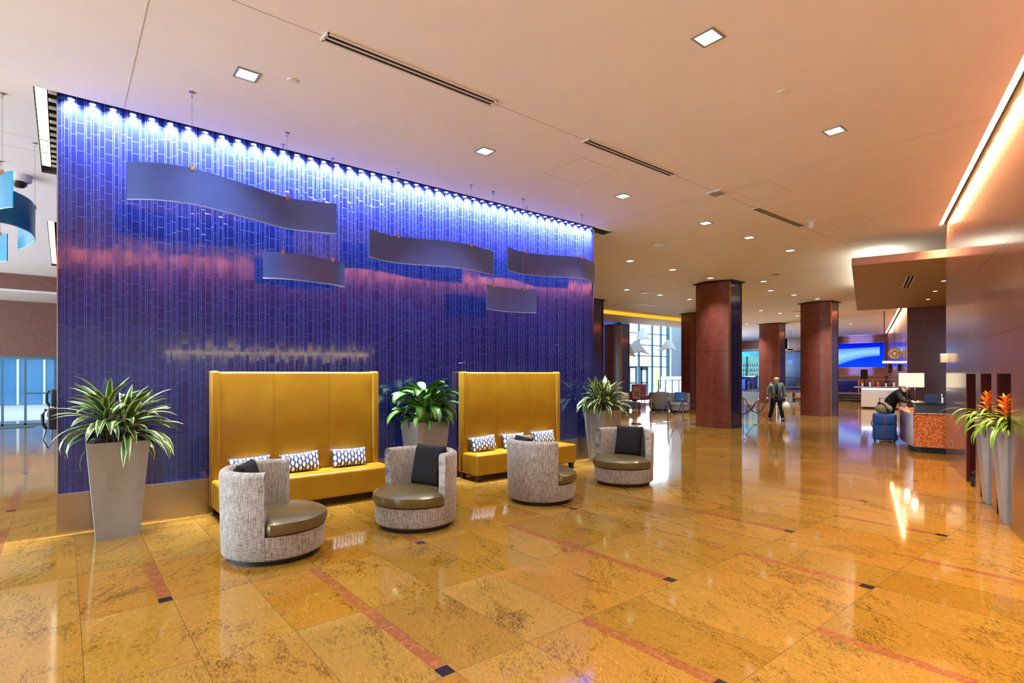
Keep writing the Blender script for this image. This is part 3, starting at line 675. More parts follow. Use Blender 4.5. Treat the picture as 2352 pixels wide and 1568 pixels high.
bc = barrel(M['tweed'], M['olive'], M['black_fab']); u3 = [False]
def ctr(px, py, R=.46):
    x, y = P(px, py); n = math.hypot(x, y); return (x+x/n*R*.92, y+y/n*R*.92)
for px, py, ang, lb in ((630, 1300, -30, 'grey tweed barrel chair nearest the viewer, facing right in front of the nearer sofa'), (955, 1226, 197, 'grey tweed barrel chair with black cushion facing left between the two sofas'),
                        (1243, 1163, -18, 'grey tweed barrel chair with its back to the viewer before the farther sofa'), (1432, 1120, 196, 'grey tweed barrel chair farthest right beside the planter at end of the blue wall')):
    x, y = ctr(px, py); place(bc, u3, (x, y, 0), math.radians(ang), lb, 'grey tweed barrel chairs')

# ------------------------------------------------------------------ plants
class LeafMesh(MB):
    def __init__(s): super().__init__(); s.uv = []
    def leaf(s, base, az, el, L, W, droop, n=7, fold=.25, twist=0, shape=1.):
        p = Vector(base); d = el; vs = []; st = L/n
        for i in range(n+1):
            t = i/n; w = W*(math.sin(PI*min(1, (t*.9+.1))**shape))**.7*.5 if i < n else .001
            if i == 0: w = W*.18
            dirv = Vector((math.cos(az)*math.cos(d), math.sin(az)*math.cos(d), math.sin(d)))
            side = Vector((-math.sin(az), math.cos(az), 0)); up = side.cross(dirv)*-1
            side = side*math.cos(twist*t)+up*math.sin(twist*t)
            vs += [p-side*w+up*w*fold, p, p+side*w+up*w*fold]; s.uv += [(0, t), (.5, t), (1, t)]
            p = p+dirv*st; d -= droop/n*(1+t)
        o = len(s.v); s.v += [tuple(v) for v in vs]
        for i in range(n):
            for k in (0, 1): s.f.append((o+i*3+k, o+i*3+k+1, o+i*3+3+k+1, o+i*3+3+k))
def planter(t, top_, bot, h, mat):
    q = lambda w: [(-w, -w), (w, -w), (w, w), (-w, w)]
    m = MB(); a, b = top_/2, bot/2; i = a-.02
    m.add([(x, y, 0) for x, y in q(b)]+[(x, y, h) for x, y in q(a)]+[(x, y, h) for x, y in q(i)]+[(x, y, h-.07) for x, y in q(i-.005)],
          [(3, 2, 1, 0)]+[(k, (k+1) % 4, (k+1) % 4+4, k+4) for k in range(4)]+[(k+4, (k+1) % 4+4, (k+1) % 4+8, k+8) for k in range(4)]+[(k+8, (k+1) % 4+8, (k+1) % 4+12, k+12) for k in range(4)])
    m.build('planter', mat, t); MB().b2(-i+.004, i-.004, -i+.004, i-.004, h-.08, h-.055).build('soil', M['soil'], t)
def dracaena(x, y, label, seed, sc=1.):
    random.seed(seed)
    t = thing('potted_dracaena', label, 'plant', (x, y, 0), 0); planter(t, .53, .37, 1.0, M['planter'])
    for ci in range(4):
        m = LeafMesh(); a0 = ci*PI/2+.6; bx, by = .12*math.cos(a0), .12*math.sin(a0); top_ = 1.02+random.uniform(.02, .16)
        for k in range(40):
            az = random.uniform(0, 2*PI) if k % 2 else a0+random.uniform(-1.1, 1.1); t_ = k/40
            el = .15+1.2*t_**1.2+random.uniform(-.15, .15); L = random.uniform(.46, .66)*sc*(1-.2*t_)
            zb = top_-.06+.2*t_
            if math.sin(az) > .1: L = min(L, (.29-by)/math.sin(az))      # the wall side
            m.leaf((bx, by, zb), az, el, L, random.uniform(.058, .08), random.uniform(.6, 1.5)*(1.2-.7*t_), fold=.3, twist=random.uniform(-.5, .5))
        m.build('foliage', M['leaf1'], t, smooth=True)
        MB().tube([(bx*.8, by*.8, .94), (bx, by, top_+.12)], .014, 8).build('stem', flat('stem_bark', '5f5a3a', .8), t)
dracaena(.445, 7.14, 'variegated dracaena in tapered metal planter at left end of the blue wall', 3)
dracaena(8.15, 7.13, 'variegated dracaena in tapered metal planter at right end of the blue wall', 11, .92)
random.seed(21)
t = thing('potted_aglaonema', 'broad-leaved green plant in metal planter between the two sofas', 'plant', (4.17, 7.12, 0)); planter(t, .53, .37, 1.0, M['planter'])
m = LeafMesh(); st = MB()
for k in range(125):
    f = k/125; az = random.uniform(0, 2*PI); r = .05+.16*random.random(); bx, by = r*math.cos(az), r*math.sin(az)
    hh = random.uniform(.02, .44)*(1.15-r*1.8); el0 = random.uniform(.0, .9) if hh < .25 else random.uniform(.3, 1.2); L = random.uniform(.24, .34)
    L = min(L*1.25, max(.1, (.29-by*1.3)/math.sin(az))) if math.sin(az) > .1 else L*1.25
    m.leaf((bx*1.3, by*1.3, 1.0+hh), az, el0, L, random.uniform(.10, .145), random.uniform(.7, 1.7), n=8, fold=.22, twist=random.uniform(-.7, .7), shape=.85)
    if k % 2: st.tube([(bx*.4, by*.4, .93), (bx*.9, by*.9, .97+hh*.6), (bx*1.3, by*1.3, 1.0+hh)], .006, 5)
m.build('foliage', M['leaf2'], t, smooth=True); st.build('stems', flat('green_stem', '6d8a3a', .6), t)

def bromeliad(a, label, seed):
    random.seed(seed); x, y = rw(a, -.11)
    t = thing('potted_bromeliad', label, 'plant', (x, y, 0), RA); hh = 1.06
    planter(t, .40, .25, hh, M['planter_blue'])
    for i, (bx, by, zt) in enumerate(((-.02, .0, .34), (-.10, .1, .38))):
        m = LeafMesh()
        for k in range(17):
            az = random.uniform(.9, 3.6)+(.0 if k % 3 else 1.2)
            L = random.uniform(.42, .62) if math.sin(az) > -.1 else .22
            if abs(math.cos(az)) > .9: L = .3
            m.leaf((bx, by, hh-.02), az, random.uniform(.5, 1.15), L, random.uniform(.035, .05), random.uniform(1.2, 2.2), n=9, fold=.35)
        m.build('foliage', M['leaf3'], t, smooth=True)
        b = LeafMesh(); b2 = MB().tube([(bx, by, hh-.05), (bx, by, hh+zt-.14)], .014, 8)
        for k in range(26):
            f = k/26; b.leaf((bx, by, hh+zt-.24+.17*f), k*2.4, .45+.75*f, .15+.03*math.sin(k), .038, random.uniform(.1, .8), n=5, fold=.4)
        b.build('bloom', M['bloom'], t, smooth=True); b2.build('flower_stem', M['bloom'], t)
bromeliad((NI[1][0]+NI[1][1])/2, 'orange bromeliad in tall pale planter, farther of the two by the wood wall', 5)
bromeliad((NI[0][0]+NI[0][1])/2, 'orange bromeliad in tall pale planter nearest the right edge of the view', 8)

# ------------------------------------------------------------------ small wall items
def phone(y, z, label):
    t = thing('payphone', label, 'telephone', (-.04, y, z), 0, 'wall phones on the blue core')
    MB().b2(-.12, 0, -.1, .1, -.15, .15).build('body', M['dark'], t, bevel=.015); MB().tube([(-.14, -.06, .14), (-.18, -.06, .06), (-.18, -.06, -.06), (-.14, -.06, -.14)], .022, 10).build('handset', M['dark'], t)
    MB().tube([(-.14, -.06, -.14), (-.17, -.05, -.3), (-.12, -.02, -.42), (-.08, .03, -.35), (-.07, .04, -.13)], .008, 6).build('cord', M['dark'], t)
phone(10.2, 1.06, 'black wall phone with hanging cord at left end of the blue wall'); phone(12.6, 1.27, 'black wall phone farther behind on the left end of the blue wall')
def on_right(name, label, cat, a, z, sz, mat, parts=None):
    x, y = rw(a, 0); t = thing(name, label, cat, (x, y, z), RA); MB().b2(-sz[0]/2, sz[0]/2, 0, sz[1], -sz[2]/2, sz[2]/2).build('body', mat, t, bevel=.006); return t
t = on_right('wall_speaker', 'small white speaker box high on the end of the wood wall', 'speaker', -.32, 2.0, (.2, .12, .17), M['white']); MB().b2(-.08, .08, .121, .125, -.06, .06).build('grille', M['grey'], t)
t = on_right('wall_outlet', 'small metal outlet plate low on the wood wall', 'outlet', -.95, .42, (.08, .008, .12), M['steel']); MB().b2(-.02, .02, .008, .011, -.03, .03).build('socket', M['dark'], t)
x, y = rw(NI[2][0]+.45, -.07); t = thing('floor_device', 'small black round device on the floor in the farthest niche', 'lamp', (x, y, 0))  # black device of unknown use, gives no light
MB().lathe([(0, 0), (.07, 0), (.07, .12), (.05, .15), (0, .15)], n=20).build('body', M['dark'], t, smooth='auto'); MB().sphere((0, 0, .19), .055, 8).build('head', M['dark'], t, smooth=True)

# ------------------------------------------------------------------ reception
cn = thing('reception_canopy', 'dropped tan canopy over the reception desk', 'canopy', (*rw(0, 0), 0), RA)
MB().b2(.0, 9.9, -2.4, 1.57, 4.0, 4.15).build('slab', flat('tan_soffit', 'b08a58', .6, var=.03, scale=2), cn)
MB().b2(-.012, 0, -2.4, 1.58, 3.995, 4.155).b2(-.012, 9.9, 1.57, 1.582, 3.995, 4.155).build('fascia', flat('rose_fascia', 'c79b86', .6), cn)
m = MB(); m.b2(2.2, 4.4, .35, .37, 3.985, 3.998).b2(2.2, 4.4, .42, .44, 3.985, 3.998).b2(2.2, 4.4, .49, .51, 3.985, 3.998).build('air_grille', M['white'], cn); MB().b2(2.2, 4.4, .35, .51, 3.993, 3.997).build('grille_slot', M['slot'], cn)
for k in range(4): MB().lathe([(0, -.004), (.05, -.004), (.05, 0)], (1.5+2*k, -.3, 4.0), 16).build('downlight', M['lamp_w'], cn)
area((*rw(3, .3), 3.97), 25, spread=CUT); area((*rw(6.5, .3), 3.97), 25, spread=CUT)
o = area((*rw(4.5, 1.1), 4.2), 50, (.95, 1, .85), 6, (PI, 0, RA), .5)
t = thing('canopy_uplight', 'light strip on top of the reception canopy glowing onto the ceiling', 'light', (*rw(0, 0), 4.15), RA); MB().b2(1.5, 7.5, .9, 1.0, 0, .03).build('housing', M['white'], t); MB().b2(1.52, 7.48, .92, .98, .03, .034).build('tube', emis('uplight', 'f2ffe0', 8), t)

dk = thing('reception_desk', 'red granite reception desk with dark wood curved side', 'desk', (*rw(.92, 0), 0), RA)
side = [(0, .45), (.4, .53), (1.0, .6), (1.6, .62), (2.2, .62), (2.8, .58), (2.8, -.9), (0, -.9)]
MB().b2(-.03, .0, -.95, .47, .13, .84).build('granite_front', M['granite_red'], dk)
MB().prism(side, .13, .81).build('body', M['wood_b'], dk, smooth='auto')
MB().prism([(x*1.01-.03, y*1.02) for x, y in side], .81, .845).build('worktop', M['granite_red'], dk)
MB().prism([(x*.9+.12, y*.8-.03) for x, y in side], 0, .13).build('plinth', M['dark'], dk)
x, y = rw(1.35, .15); t = thing('desk_organiser', 'dark grey raised box on top of the reception desk', 'box', (x, y, .845), RA); MB().b2(-.3, .3, -.27, .27, 0, .2).build('body', flat('charcoal', '2b3440', .4), t, bevel=.006); MB().b2(-.33, .33, -.3, .3, .2, .225).build('lid', M['dark'], t)
def lamp(a, b, label, z0=.845):
    x, y = rw(a, b); t = thing('table_lamp', label, 'lamp', (x, y, z0), RA, 'reception table lamps')
    MB().lathe([(.09, 0), (.09, .015), (0, .015)], n=20).build('base', M['chrome'], t); MB().tube([(0, 0, 0), (0, 0, .62)], .012, 10).build('pole', M['chrome'], t)
    MB().b2(-.11, .11, -.17, .17, .54, .87).build('lamp_shade', M['shade'], t, bevel=.01); area((x, y, z0+.5), 6, (1, .85, .6), .1)
lamp(2.2, .36, 'lit rectangular table lamp, right one of the pair on the reception desk'); lamp(3.3, .45, 'lit table lamp farther left behind the leaning guest')
for i, (a, b, w, d, h, m_, nm, lb, ct) in enumerate(((1.15, .02, .1, .18, .19, 'bluecloth', 'leaflet_holder', 'navy card holder standing on the desk box', 'holder'),)):
    x, y = rw(a, b+.12); t = thing(nm, lb, ct, (x, y, 1.07), RA); MB().b2(-.02, .02, -.11, .11, 0, .19).build('card', flat('navy_card', '123a6a', .5), t); MB().b2(-.06, .06, -.11, .11, 0, .01).build('foot', M['dark'], t)
x, y = rw(1.2, -.05); t = thing('soap_dispenser', 'small chrome pump bottle on the desk box', 'bottle', (x, y, 1.07)); MB().lathe([(0, 0), (.035, 0), (.035, .12), (.015, .14), (0, .14)], n=14).build('bottle', M['chrome'], t, smooth='auto'); MB().tube([(0, 0, .13), (0, 0, .19), (-.05, 0, .19)], .007, 6).build('pump', M['chrome'], t)
x, y = rw(1.25, -.38); t = thing('desk_monitor', 'black tilted monitor on the reception desk', 'monitor', (x, y, .845), RA); MB().box((0, 0, .2), (.03, .42, .34), 0, math.radians(-35)).build('screen', M['dark'], t); MB().b2(-.12, .12, -.12, .12, 0, .02).build('foot', M['dark'], t); MB().tube([(0, 0, .01), (.02, 0, .18)], .02, 8).build('neck', M['dark'], t)
x, y = rw(1.05, -.2); t = thing('card_terminal', 'small dark card terminal at the reception desk edge', 'terminal', (x, y, .845), RA); MB().box((0, 0, .05), (.12, .2, .05), 0, .3).build('body', M['dark'], t, bevel=.008); MB().box((-.02, 0, .078), (.06, .14, .004), 0, .3).build('screen', M['grey'], t)
x, y = rw(2.3, -.42); t = thing('paper_bag', 'small brown paper bag standing behind the desk monitor', 'bag', (x, y, .845), RA); MB().b2(-.05, .05, -.1, .1, 0, .2).build('bag_body', flat('kraft', 'b08c55', .8), t); MB().tube([(0, -.06, .19), (0, -.05, .28), (0, 0, .31), (0, .05, .28), (0, .06, .19)], .006, 6).build('handle', flat('kraft2', 'a07c45', .8), t)
for k in range(3):
    x, y = rw(.98+.03*k, .33-.2*k); o = MB().box((0, 0, .003+.0), (.1, .18, .004), RA+.1*k).build('paper_sheet', M['white'], loc=(x, y, .845)); tag(o, ('leftmost paper on the front edge of the reception desk', 'middle paper on the front edge of the reception desk', 'rightmost paper on the front edge of the reception desk')[k], 'paper', 'papers on the desk')

# ------------------------------------------------------------------ luggage
def suitcase(x, y, rz):
    t = thing('suitcase', 'blue upright suitcase with red zip stripe beside the reception desk', 'suitcase', (x, y, 0), rz)
    MB().b2(-.15, .15, -.25, .25, .05, .7).build('shell', M['bluecloth'], t, bevel=.035, seg=4); MB().b2(-.185, -.15, -.2, .2, .08, .42).build('front_pocket', M['bluecloth'], t, bevel=.015)
    MB().b2(-.18, -.15, -.2, .2, .45, .66).build('upper_pocket', M['bluecloth'], t, bevel=.012)
    MB().b2(-.19, -.183, -.008, .004, .1, .65).build('zip_stripe', M['redcloth'], t)
    for s in (-1, 1):
        MB().lathe([(0, -.02), (.035, -.02), (.035, .02), (0, .02)], (.0, 0, 0), 12).build('wheel', M['dark'], t, loc=(.1, s*.2, .035)).rotation_euler = (PI/2, 0, 0)
        MB().b2(-.13, -.09, s*.2-.02, s*.2+.02, 0, .06).build('foot', M['dark'], t)
    MB().tube([(.12, -.1, .68), (.12, -.1, 1.08), (.12, .1, 1.08), (.12, .1, .68)], .012, 8).build('handle', M['dark'], t)
    MB().tube([(-.05, .25, .36), (-.05, .275, .4), (-.05, .275, .5), (-.05, .25, .54)], .01, 6).build('side_grip', M['dark'], t)
suitcase(*rw(2.9, .93), RA)
x, y = rw(2.9, .95); t = thing('shoulder_bag', 'khaki shoulder bag with dark strap lying on the blue suitcase', 'bag', (x, y, .70), RA)
MB().sphere((0, 0, .12), (.12, .19, .125), 10).build('bag_body', M['khaki'], t, smooth=True); MB().tube([(-.1, -.12, .02), (-.13, -.08, .12), (-.05, 0, .24), (.0, .1, .27), (.1, .14, .1)], .025, 8).build('strap', M['brown'], t); MB().sphere((-.125, -.04, .06), .02, 6).build('buckle', M['chrome'], t)

# ------------------------------------------------------------------ people
def skin_obj(name, nodes, edges, mat, parent, root=0, sub=1):
    me = bpy.data.meshes.new(name); me.from_pydata([n[:3] for n in nodes], edges, []); me.materials.append(mat)
    o = bpy.data.objects.new(name, me); C.objects.link(o); o.parent = parent
    o.modifiers.new('skin', 'SKIN'); 
    sv = me.skin_vertices[0].data if me.skin_vertices else None
    if sv is None:
        bm = bmesh.new(); bm.from_mesh(me); bm.verts.layers.skin.verify(); bm.to_mesh(me); bm.free(); sv = me.skin_vertices[0].data
    for i, n in enumerate(nodes):
        r = n[3]; sv[i].radius = (r, r) if not isinstance(r, tuple) else r; sv[i].use_root = (i == root)
    s = o.modifiers.new('sub', 'SUBSURF'); s.levels = sub+1; s.render_levels = sub+1
    for m_ in o.modifiers:
        if m_.type == 'SKIN': m_.use_smooth_shade = True
    return o
def person(label, loc, rz, J, coat, pants, skin, hair=None, vest=None, shoes=None):
    """J: named joints in local metres, +X is the facing direction, +Y the left side"""
    t = thing('person', label, 'person', loc, rz)
    j = {k: Vector(v) for k, v in J.items()}
    N = []; E = []; idx = {}
    def node(k, p, r): idx[k] = len(N); N.append((p.x, p.y, p.z, r)); return idx[k]
    def e(a, b): E.append((idx[a], idx[b]))
    node('pel', j['pelvis'], .11); node('wst', j['waist'], .115); node('chs', j['chest'], .13); node('nkb', j['neck'], .06); node('nk', j['neck']*.4+j['head']*.6-Vector((0, 0, .02)), .052)
    hd = j['head']; up = (hd-j['neck']).normalized(); node('jaw', hd-up*.05+Vector((.02, 0, 0)), .07); node('hd', hd+up*.02, .088); node('cr', hd+up*.09, .07)
    for a, b in (('pel', 'wst'), ('wst', 'chs'), ('chs', 'nkb'), ('nkb', 'nk'), ('nk', 'jaw'), ('jaw', 'hd'), ('hd', 'cr')): e(a, b)
    for s in 'lr':
        node('sh'+s, j['sh'+s], .055); node('el'+s, j['el'+s], .04); node('wr'+s, j['wr'+s], .026)
        d = (j['wr'+s]-j['el'+s]).normalized(); pm = j['wr'+s]+d*.05; node('pm'+s, pm, .03); e('chs', 'sh'+s); e('sh'+s, 'el'+s); e('el'+s, 'wr'+s); e('wr'+s, 'pm'+s)
        node('hp'+s, j['hp'+s], .085); node('kn'+s, j['kn'+s], .058); node('an'+s, j['an'+s], .042); e('pel', 'hp'+s); e('hp'+s, 'kn'+s); e('kn'+s, 'an'+s)
        a = j['an'+s]; node('to'+s, a+Vector((.12, 0, -.05)), .03); e('an'+s, 'to'+s)
    skin_obj('body', N, E, skin, t)
    # fingers
    for s in 'lr':
        d = (j['wr'+s]-j['el'+s]).normalized(); q = d.cross(Vector((1, 0, 0))); q = q.normalized() if q.length > .1 else Vector((0, 1, 0)); pm = j['wr'+s]+d*.05; w = d.cross(q)
        m = MB()
        for k, L in enumerate((.06, .075, .08, .07)):
            b = pm+w*(.012*(k-1.5)*1.4)+d*.015; m.tube([b, b+d*L*.45+q*.004, b+d*L*.8+q*.02, b+d*L*.85+q*.035], .0085, 6, .006)
        b = pm-w*.028-d*.02; m.tube([b, b+d*.025-w*.015, b+d*.055-w*.012+q*.01], .0095, 6, .007)
        m.build('fingers', skin, t, smooth=True)
    # face
    hd = j['head']+up*.02; m = MB().sphere(hd+Vector((.088, 0, -.005)), (.022, .013, .022), 6)
    for sy in (-1, 1): m.sphere(hd+Vector((0, sy*.088, 0)), (.018, .01, .03), 6)
    m.build('nose_and_ears', skin, t, smooth=True)
    m = MB()
    for sy in (-1, 1): m.sphere(hd+Vector((.08, sy*.032, .02)), .009, 5)
    m.box(hd+Vector((.084, 0, -.048)), (.01, .045, .007)); m.build('eyes_and_mouth', M['brown'], t)
    def cloth(name, ks, es, mat, gr, extra=None):
        nn = []; ii = {}
        for k in ks:
            v = N[idx[k]]; ii[k] = len(nn); nn.append((v[0], v[1], v[2], v[3]+gr.get(k, .015)))
        return skin_obj(name, nn, [(ii[a], ii[b]) for a, b in es], mat, t)
    cloth('jacket', ['pel', 'wst', 'chs', 'shl', 'ell', 'wrl', 'shr', 'elr', 'wrr', 'nkb'], [('pel', 'wst'), ('wst', 'chs'), ('chs', 'nkb'), ('chs', 'shl'), ('shl', 'ell'), ('ell', 'wrl'), ('chs', 'shr'), ('shr', 'elr'), ('elr', 'wrr')], coat,
          {'pel': .045, 'wst': .05, 'chs': .045, 'shl': .03, 'shr': .03, 'ell': .025, 'elr': .025, 'wrl': .02, 'wrr': .02, 'nkb': .015})
    cloth('trousers', ['pel', 'hpl', 'knl', 'anl', 'hpr', 'knr', 'anr'], [('pel', 'hpl'), ('hpl', 'knl'), ('knl', 'anl'), ('pel', 'hpr'), ('hpr', 'knr'), ('knr', 'anr')], pants, {'pel': .02, 'hpl': .02, 'hpr': .02, 'knl': .02, 'knr': .02, 'anl': .025, 'anr': .025})
    for s in 'lr':
        a = j['an'+s]; sh = MB().sphere(a+Vector((.06, 0, -.045)), (.145, .052, .05), 8); sh.build('shoe', shoes or M['blackcloth'], t, smooth=True)
        MB().sphere(a+Vector((.06, 0, -.075)), (.148, .054, .022), 8).build('sole', M['orange'] if shoes else M['dark'], t, smooth=True)
    if vest:
        c = j['chest']; MB().sphere(c+Vector((.06, 0, -.08)), (.12, .07, .24), 8).build('zip_front', vest, t, smooth=True)
    if hair: MB().sphere(j['head']+up*.06+Vector((-.02, 0, 0)), (.1, .095, .09), 8).build('hair', hair, t, smooth=True)
    return t
# walking man with the white bag, facing the camera
x, y = P(1783, 967); ang = math.atan2(-y, -x)+.12
t = person('bald man in grey-green and black jacket walking with a white plastic bag', (x, y, 0), ang,
   dict(pelvis=(0, 0, .84), waist=(0, 0, 1.0), chest=(.0, 0, 1.2), neck=(.01, 0, 1.36), head=(.03, 0, 1.49), shl=(0, .18, 1.31), ell=(.0, .27, 1.06), wrl=(.06, .29, .86), shr=(0, -.18, 1.31), elr=(-.02, -.27, 1.06), wrr=(.02, -.3, .86),
        hpl=(0, .09, .8), knl=(.05, .15, .45), anl=(.05, .2, .09), hpr=(0, -.09, .8), knr=(.02, -.15, .45), anr=(-.08, -.21, .09)), M['greencoat'], M['blackcloth'], M['skin'], vest=M['blackcloth'], shoes=M['navy'])
bx = Matrix.Translation((x, y, 0)) @ Matrix.Rotation(ang, 4, 'Z') @ Vector((.07, .31, .78))
t = thing('plastic_bag', 'full white plastic bag held by the walking man', 'bag', (bx.x, bx.y, bx.z)); MB().sphere((0, 0, -.27), (.13, .14, .2), 10).build('bag_body', M['bag'], t, smooth=True); MB().tube([(0, 0, -.1), (0, 0, 0.02)], .03, 8, .012).build('handle', M['bag'], t)
# guest leaning over the desk
x, y = rw(4.0, .82)
person('guest in black coat leaning forward over the reception desk', (x, y, 0), RA-PI/2-.5,
   dict(pelvis=(0, 0, .85), waist=(.08, 0, 1.0), chest=(.24, 0, 1.17), neck=(.36, 0, 1.27), head=(.47, 0, 1.36), shl=(.3, .17, 1.22), ell=(.42, .22, 1.0), wrl=(.62, .16, .99), shr=(.3, -.17, 1.22), elr=(.45, -.22, 1.0), wrr=(.62, -.12, .99),
        hpl=(0, .09, .8), knl=(.03, .1, .45), anl=(-.02, .12, .09), hpr=(0, -.09, .8), knr=(-.03, -.1, .45), anr=(-.12, -.12, .09)), M['blackcloth'], flat('grey_trousers', '3a3440', .8), M['skin'], hair=flat('grey_hair', '6f625a', .8))
x, y = rw(3.1, -1.28)
person('receptionist in dark uniform mostly hidden behind end of the wood wall', (x, y, 0), RA+PI-.7,
   dict(pelvis=(0, 0, .85), waist=(.0, 0, 1.0), chest=(.03, 0, 1.2), neck=(.05, 0, 1.36), head=(.1, 0, 1.48), shl=(.03, .18, 1.3), ell=(.15, .2, 1.07), wrl=(.4, .12, .98), shr=(.03, -.18, 1.3), elr=(.2, -.24, 1.12), wrr=(.46, -.3, .98),
        hpl=(0, .09, .8), knl=(.0, .1, .45), anl=(-.02, .1, .09), hpr=(0, -.09, .8), knr=(0, -.1, .45), anr=(-.02, -.1, .09)), M['blackcloth'], M['blackcloth'], M['skin_d'], hair=M['dark'])

# ------------------------------------------------------------------ rope posts and sign stand
def post():
    t = thing('rope_post', '', 'stanchion'); MB().lathe([(0, 0), (.17, 0), (.17, .012), (.03, .025), (0, .025)], n=28).build('base', M['chrome'], t, smooth='auto')
    MB().tube([(0, 0, .02), (0, 0, .80)], .026, 14).build('pole', M['chrome'], t, smooth='auto'); MB().lathe([(.035, .74), (.035, .79), (.03, .8), (.03, .83), (.012, .845), (0, .845)], n=20).build('cap', M['chrome'], t, smooth='auto'); return t
ps = post(); u4 = [False]; PP = []
for px, py, lb in ((1495, 973, 'chrome rope post nearest the sign stand'), (1534, 969, 'chrome rope post at middle of the left rope line'), (1569, 965, 'chrome rope post left of the nearest column'), (1707, 961, 'chrome rope post against right side of the nearest column'), (1742, 974, 'chrome rope post closest to the viewer right of the nearest column'), (1768, 963, 'chrome rope post beside the walking man')):
    x, y = P(px, py); PP.append((x, y)); place(ps, u4, (x, y, 0), 0, lb, 'chrome rope posts')
def rope(a, b, sag, label, z0=.76):
    a, b = Vector((*a, z0)), Vector((*b, z0)); d = (b-a).normalized()*.062; a += d; b -= d
    pts = [a.lerp(b, i/14)-Vector((0, 0, sag*(1-(2*i/14-1)**2))) for i in range(15)]
    t = thing('velvet_rope', label, 'rope', tuple(a), 0, 'navy barrier ropes'); MB().tube([p-a for p in pts], .018, 8).build('cord', M['navy'], t, smooth='auto')
    for q in (pts[0]-a, pts[-1]-a): MB().sphere(q, .028, 6).build('hook', M['chrome'], t, smooth=True)
rope(PP[0], PP[1], .42, 'navy rope in the first span right of the sign stand'); rope(PP[1], PP[2], .52, 'navy rope in the span left of the nearest column')
rope(PP[2], (17.5, 10.4), .22, 'navy rope running behind the nearest column'); rope(PP[3], PP[5], .52, 'navy rope drooping behind the closest post'); rope((17.9, 10.1), PP[4], .46, 'navy rope from behind the column to the closest post')
x, y = P(1462, 974); t = thing('sign_stand', 'floor sign holder with small printed board left of the rope posts', 'sign', (x, y, 0), TH-PI/2)
MB().lathe([(0, 0), (.17, 0), (.16, .03), (.05, .07), (.02, .11), (0, .11)], n=24).build('base', M['chrome'], t, smooth='auto'); MB().tube([(0, 0, .1), (0, 0, .86)], .018, 10).build('pole', M['clip'], t)
MB().b2(-.13, .13, -.012, .012, .86, 1.26).build('board', M['taupe'], t); m = MB()
for z, w in ((1.08, .09), (1.05, .07), (.98, .08), (.965, .05)): m.b2(-w, w, -.0145, -.0125, z-.009, z+.009)
m.build('lettering', M['dark'], t)
t = thing('floor_box', 'low grey box on the floor at left foot of the nearest column', 'box', (*P(1594, 974), 0), 0); MB().b2(-.12, .1, -.1, .1, 0, .09).build('body', M['grey'], t, bevel=.01); MB().b2(-.1, .08, -.08, .08, .09, .095).build('lid', M['dark'], t)

# ------------------------------------------------------------------ lounge beyond
bc2 = barrel(M['tweed2'], M['tweed2'], M['bluelite'], 'lounge_chair'); u5 = [False]
x, y = ctr(1514, 942, .5); place(bc2, u5, (x, y, 0), math.radians(50), 'pale grey lounge chair seen from behind, beyond the rope posts', 'pale lounge chairs')
x, y = ctr(1560, 946, .5); place(bc2, u5, (x, y, 0), math.radians(205), 'pale grey lounge chair with blue cushion behind the rope posts', 'pale lounge chairs')
def lounge_sofa(px, py, rz, w, label, fab, h=.8):
    x, y = P(px, py); t = thing('lounge_sofa', label, 'sofa', (x, y, 0), rz, 'lounge seating')
    MB().b2(-w/2, w/2, 0, .7, .1, .4).build('seat', fab, t, bevel=.03); MB().b2(-w/2, w/2, .6, .8, .1, h).build('backrest', fab, t, bevel=.04)
    for s in (-1, 1):
        for yy in (.06, .7): MB().b2(s*(w/2-.06)-.02, s*(w/2-.06)+.02, yy-.02, yy+.02, 0, .1).build('leg', M['dark'], t)
    return x, y
slate = flat('slate_blue_fabric', '4a6175', .8)
lounge_sofa(1455, 944, .0, 1.1, 'slate grey ottoman bench behind the sign stand', slate, .42)
lounge_sofa(1400, 938, .0, .9, 'dark lounge seat behind the right plant', flat('dark_taupe_fabric', '5a4d48', .8), .7)
lounge_sofa(1415, 915, .0, .9, 'taupe lounge chair back showing above the right plant', M['tweed2'], 1.15)
lounge_sofa(1489, 922, .0, 1.25, 'rose coloured lounge sofa before the tall window', M['pinkfab'], 1.05)
lounge_sofa(1455, 918, .0, .7, 'pale lounge chair left of the rose sofa', M['tweed2'], 1.05)
x, y = P(1455, 944); x += .42; y += .25; t = thing('red_coat', 'bright red coat heaped on the lounge seat behind the sign stand', 'coat', (x, y, .46)); MB().sphere((0, 0, .16), (.3, .22, .2), 8).sphere((-.12, .02, .3), (.18, .15, .16), 8).build('cloth', M['redcloth'], t, smooth=True); MB().sphere((.05, -.15, .14), (.14, .1, .1), 6).build('lining', M['orange'], t, smooth=True)
x, y = P(1455, 944); x -= .22; y += .35; o = MB().b2(-.3, .3, -.08, .08, 0, .34).build('white_cushion', M['white'], loc=(x, y, .42), bevel=.07); tag(o, 'white cushion on the lounge seat left of the sign stand', 'cushion')
x, y = P(1509, 905); t = thing('floor_lamp', 'tall glowing paper column lamp before the window', 'lamp', (x, y, 0)); m = MB().lathe([(.16, .1)]+[(.17+.02*math.sin(k*1.6), .1+.185*k) for k in range(1, 11)]+[(.13, 2.0)], n=18); m.build('lamp_shade', M['lampy'], t, smooth=True); MB().lathe([(0, 0), (.15, 0), (.15, .1), (0, .1)], n=18).build('base', M['dark'], t)
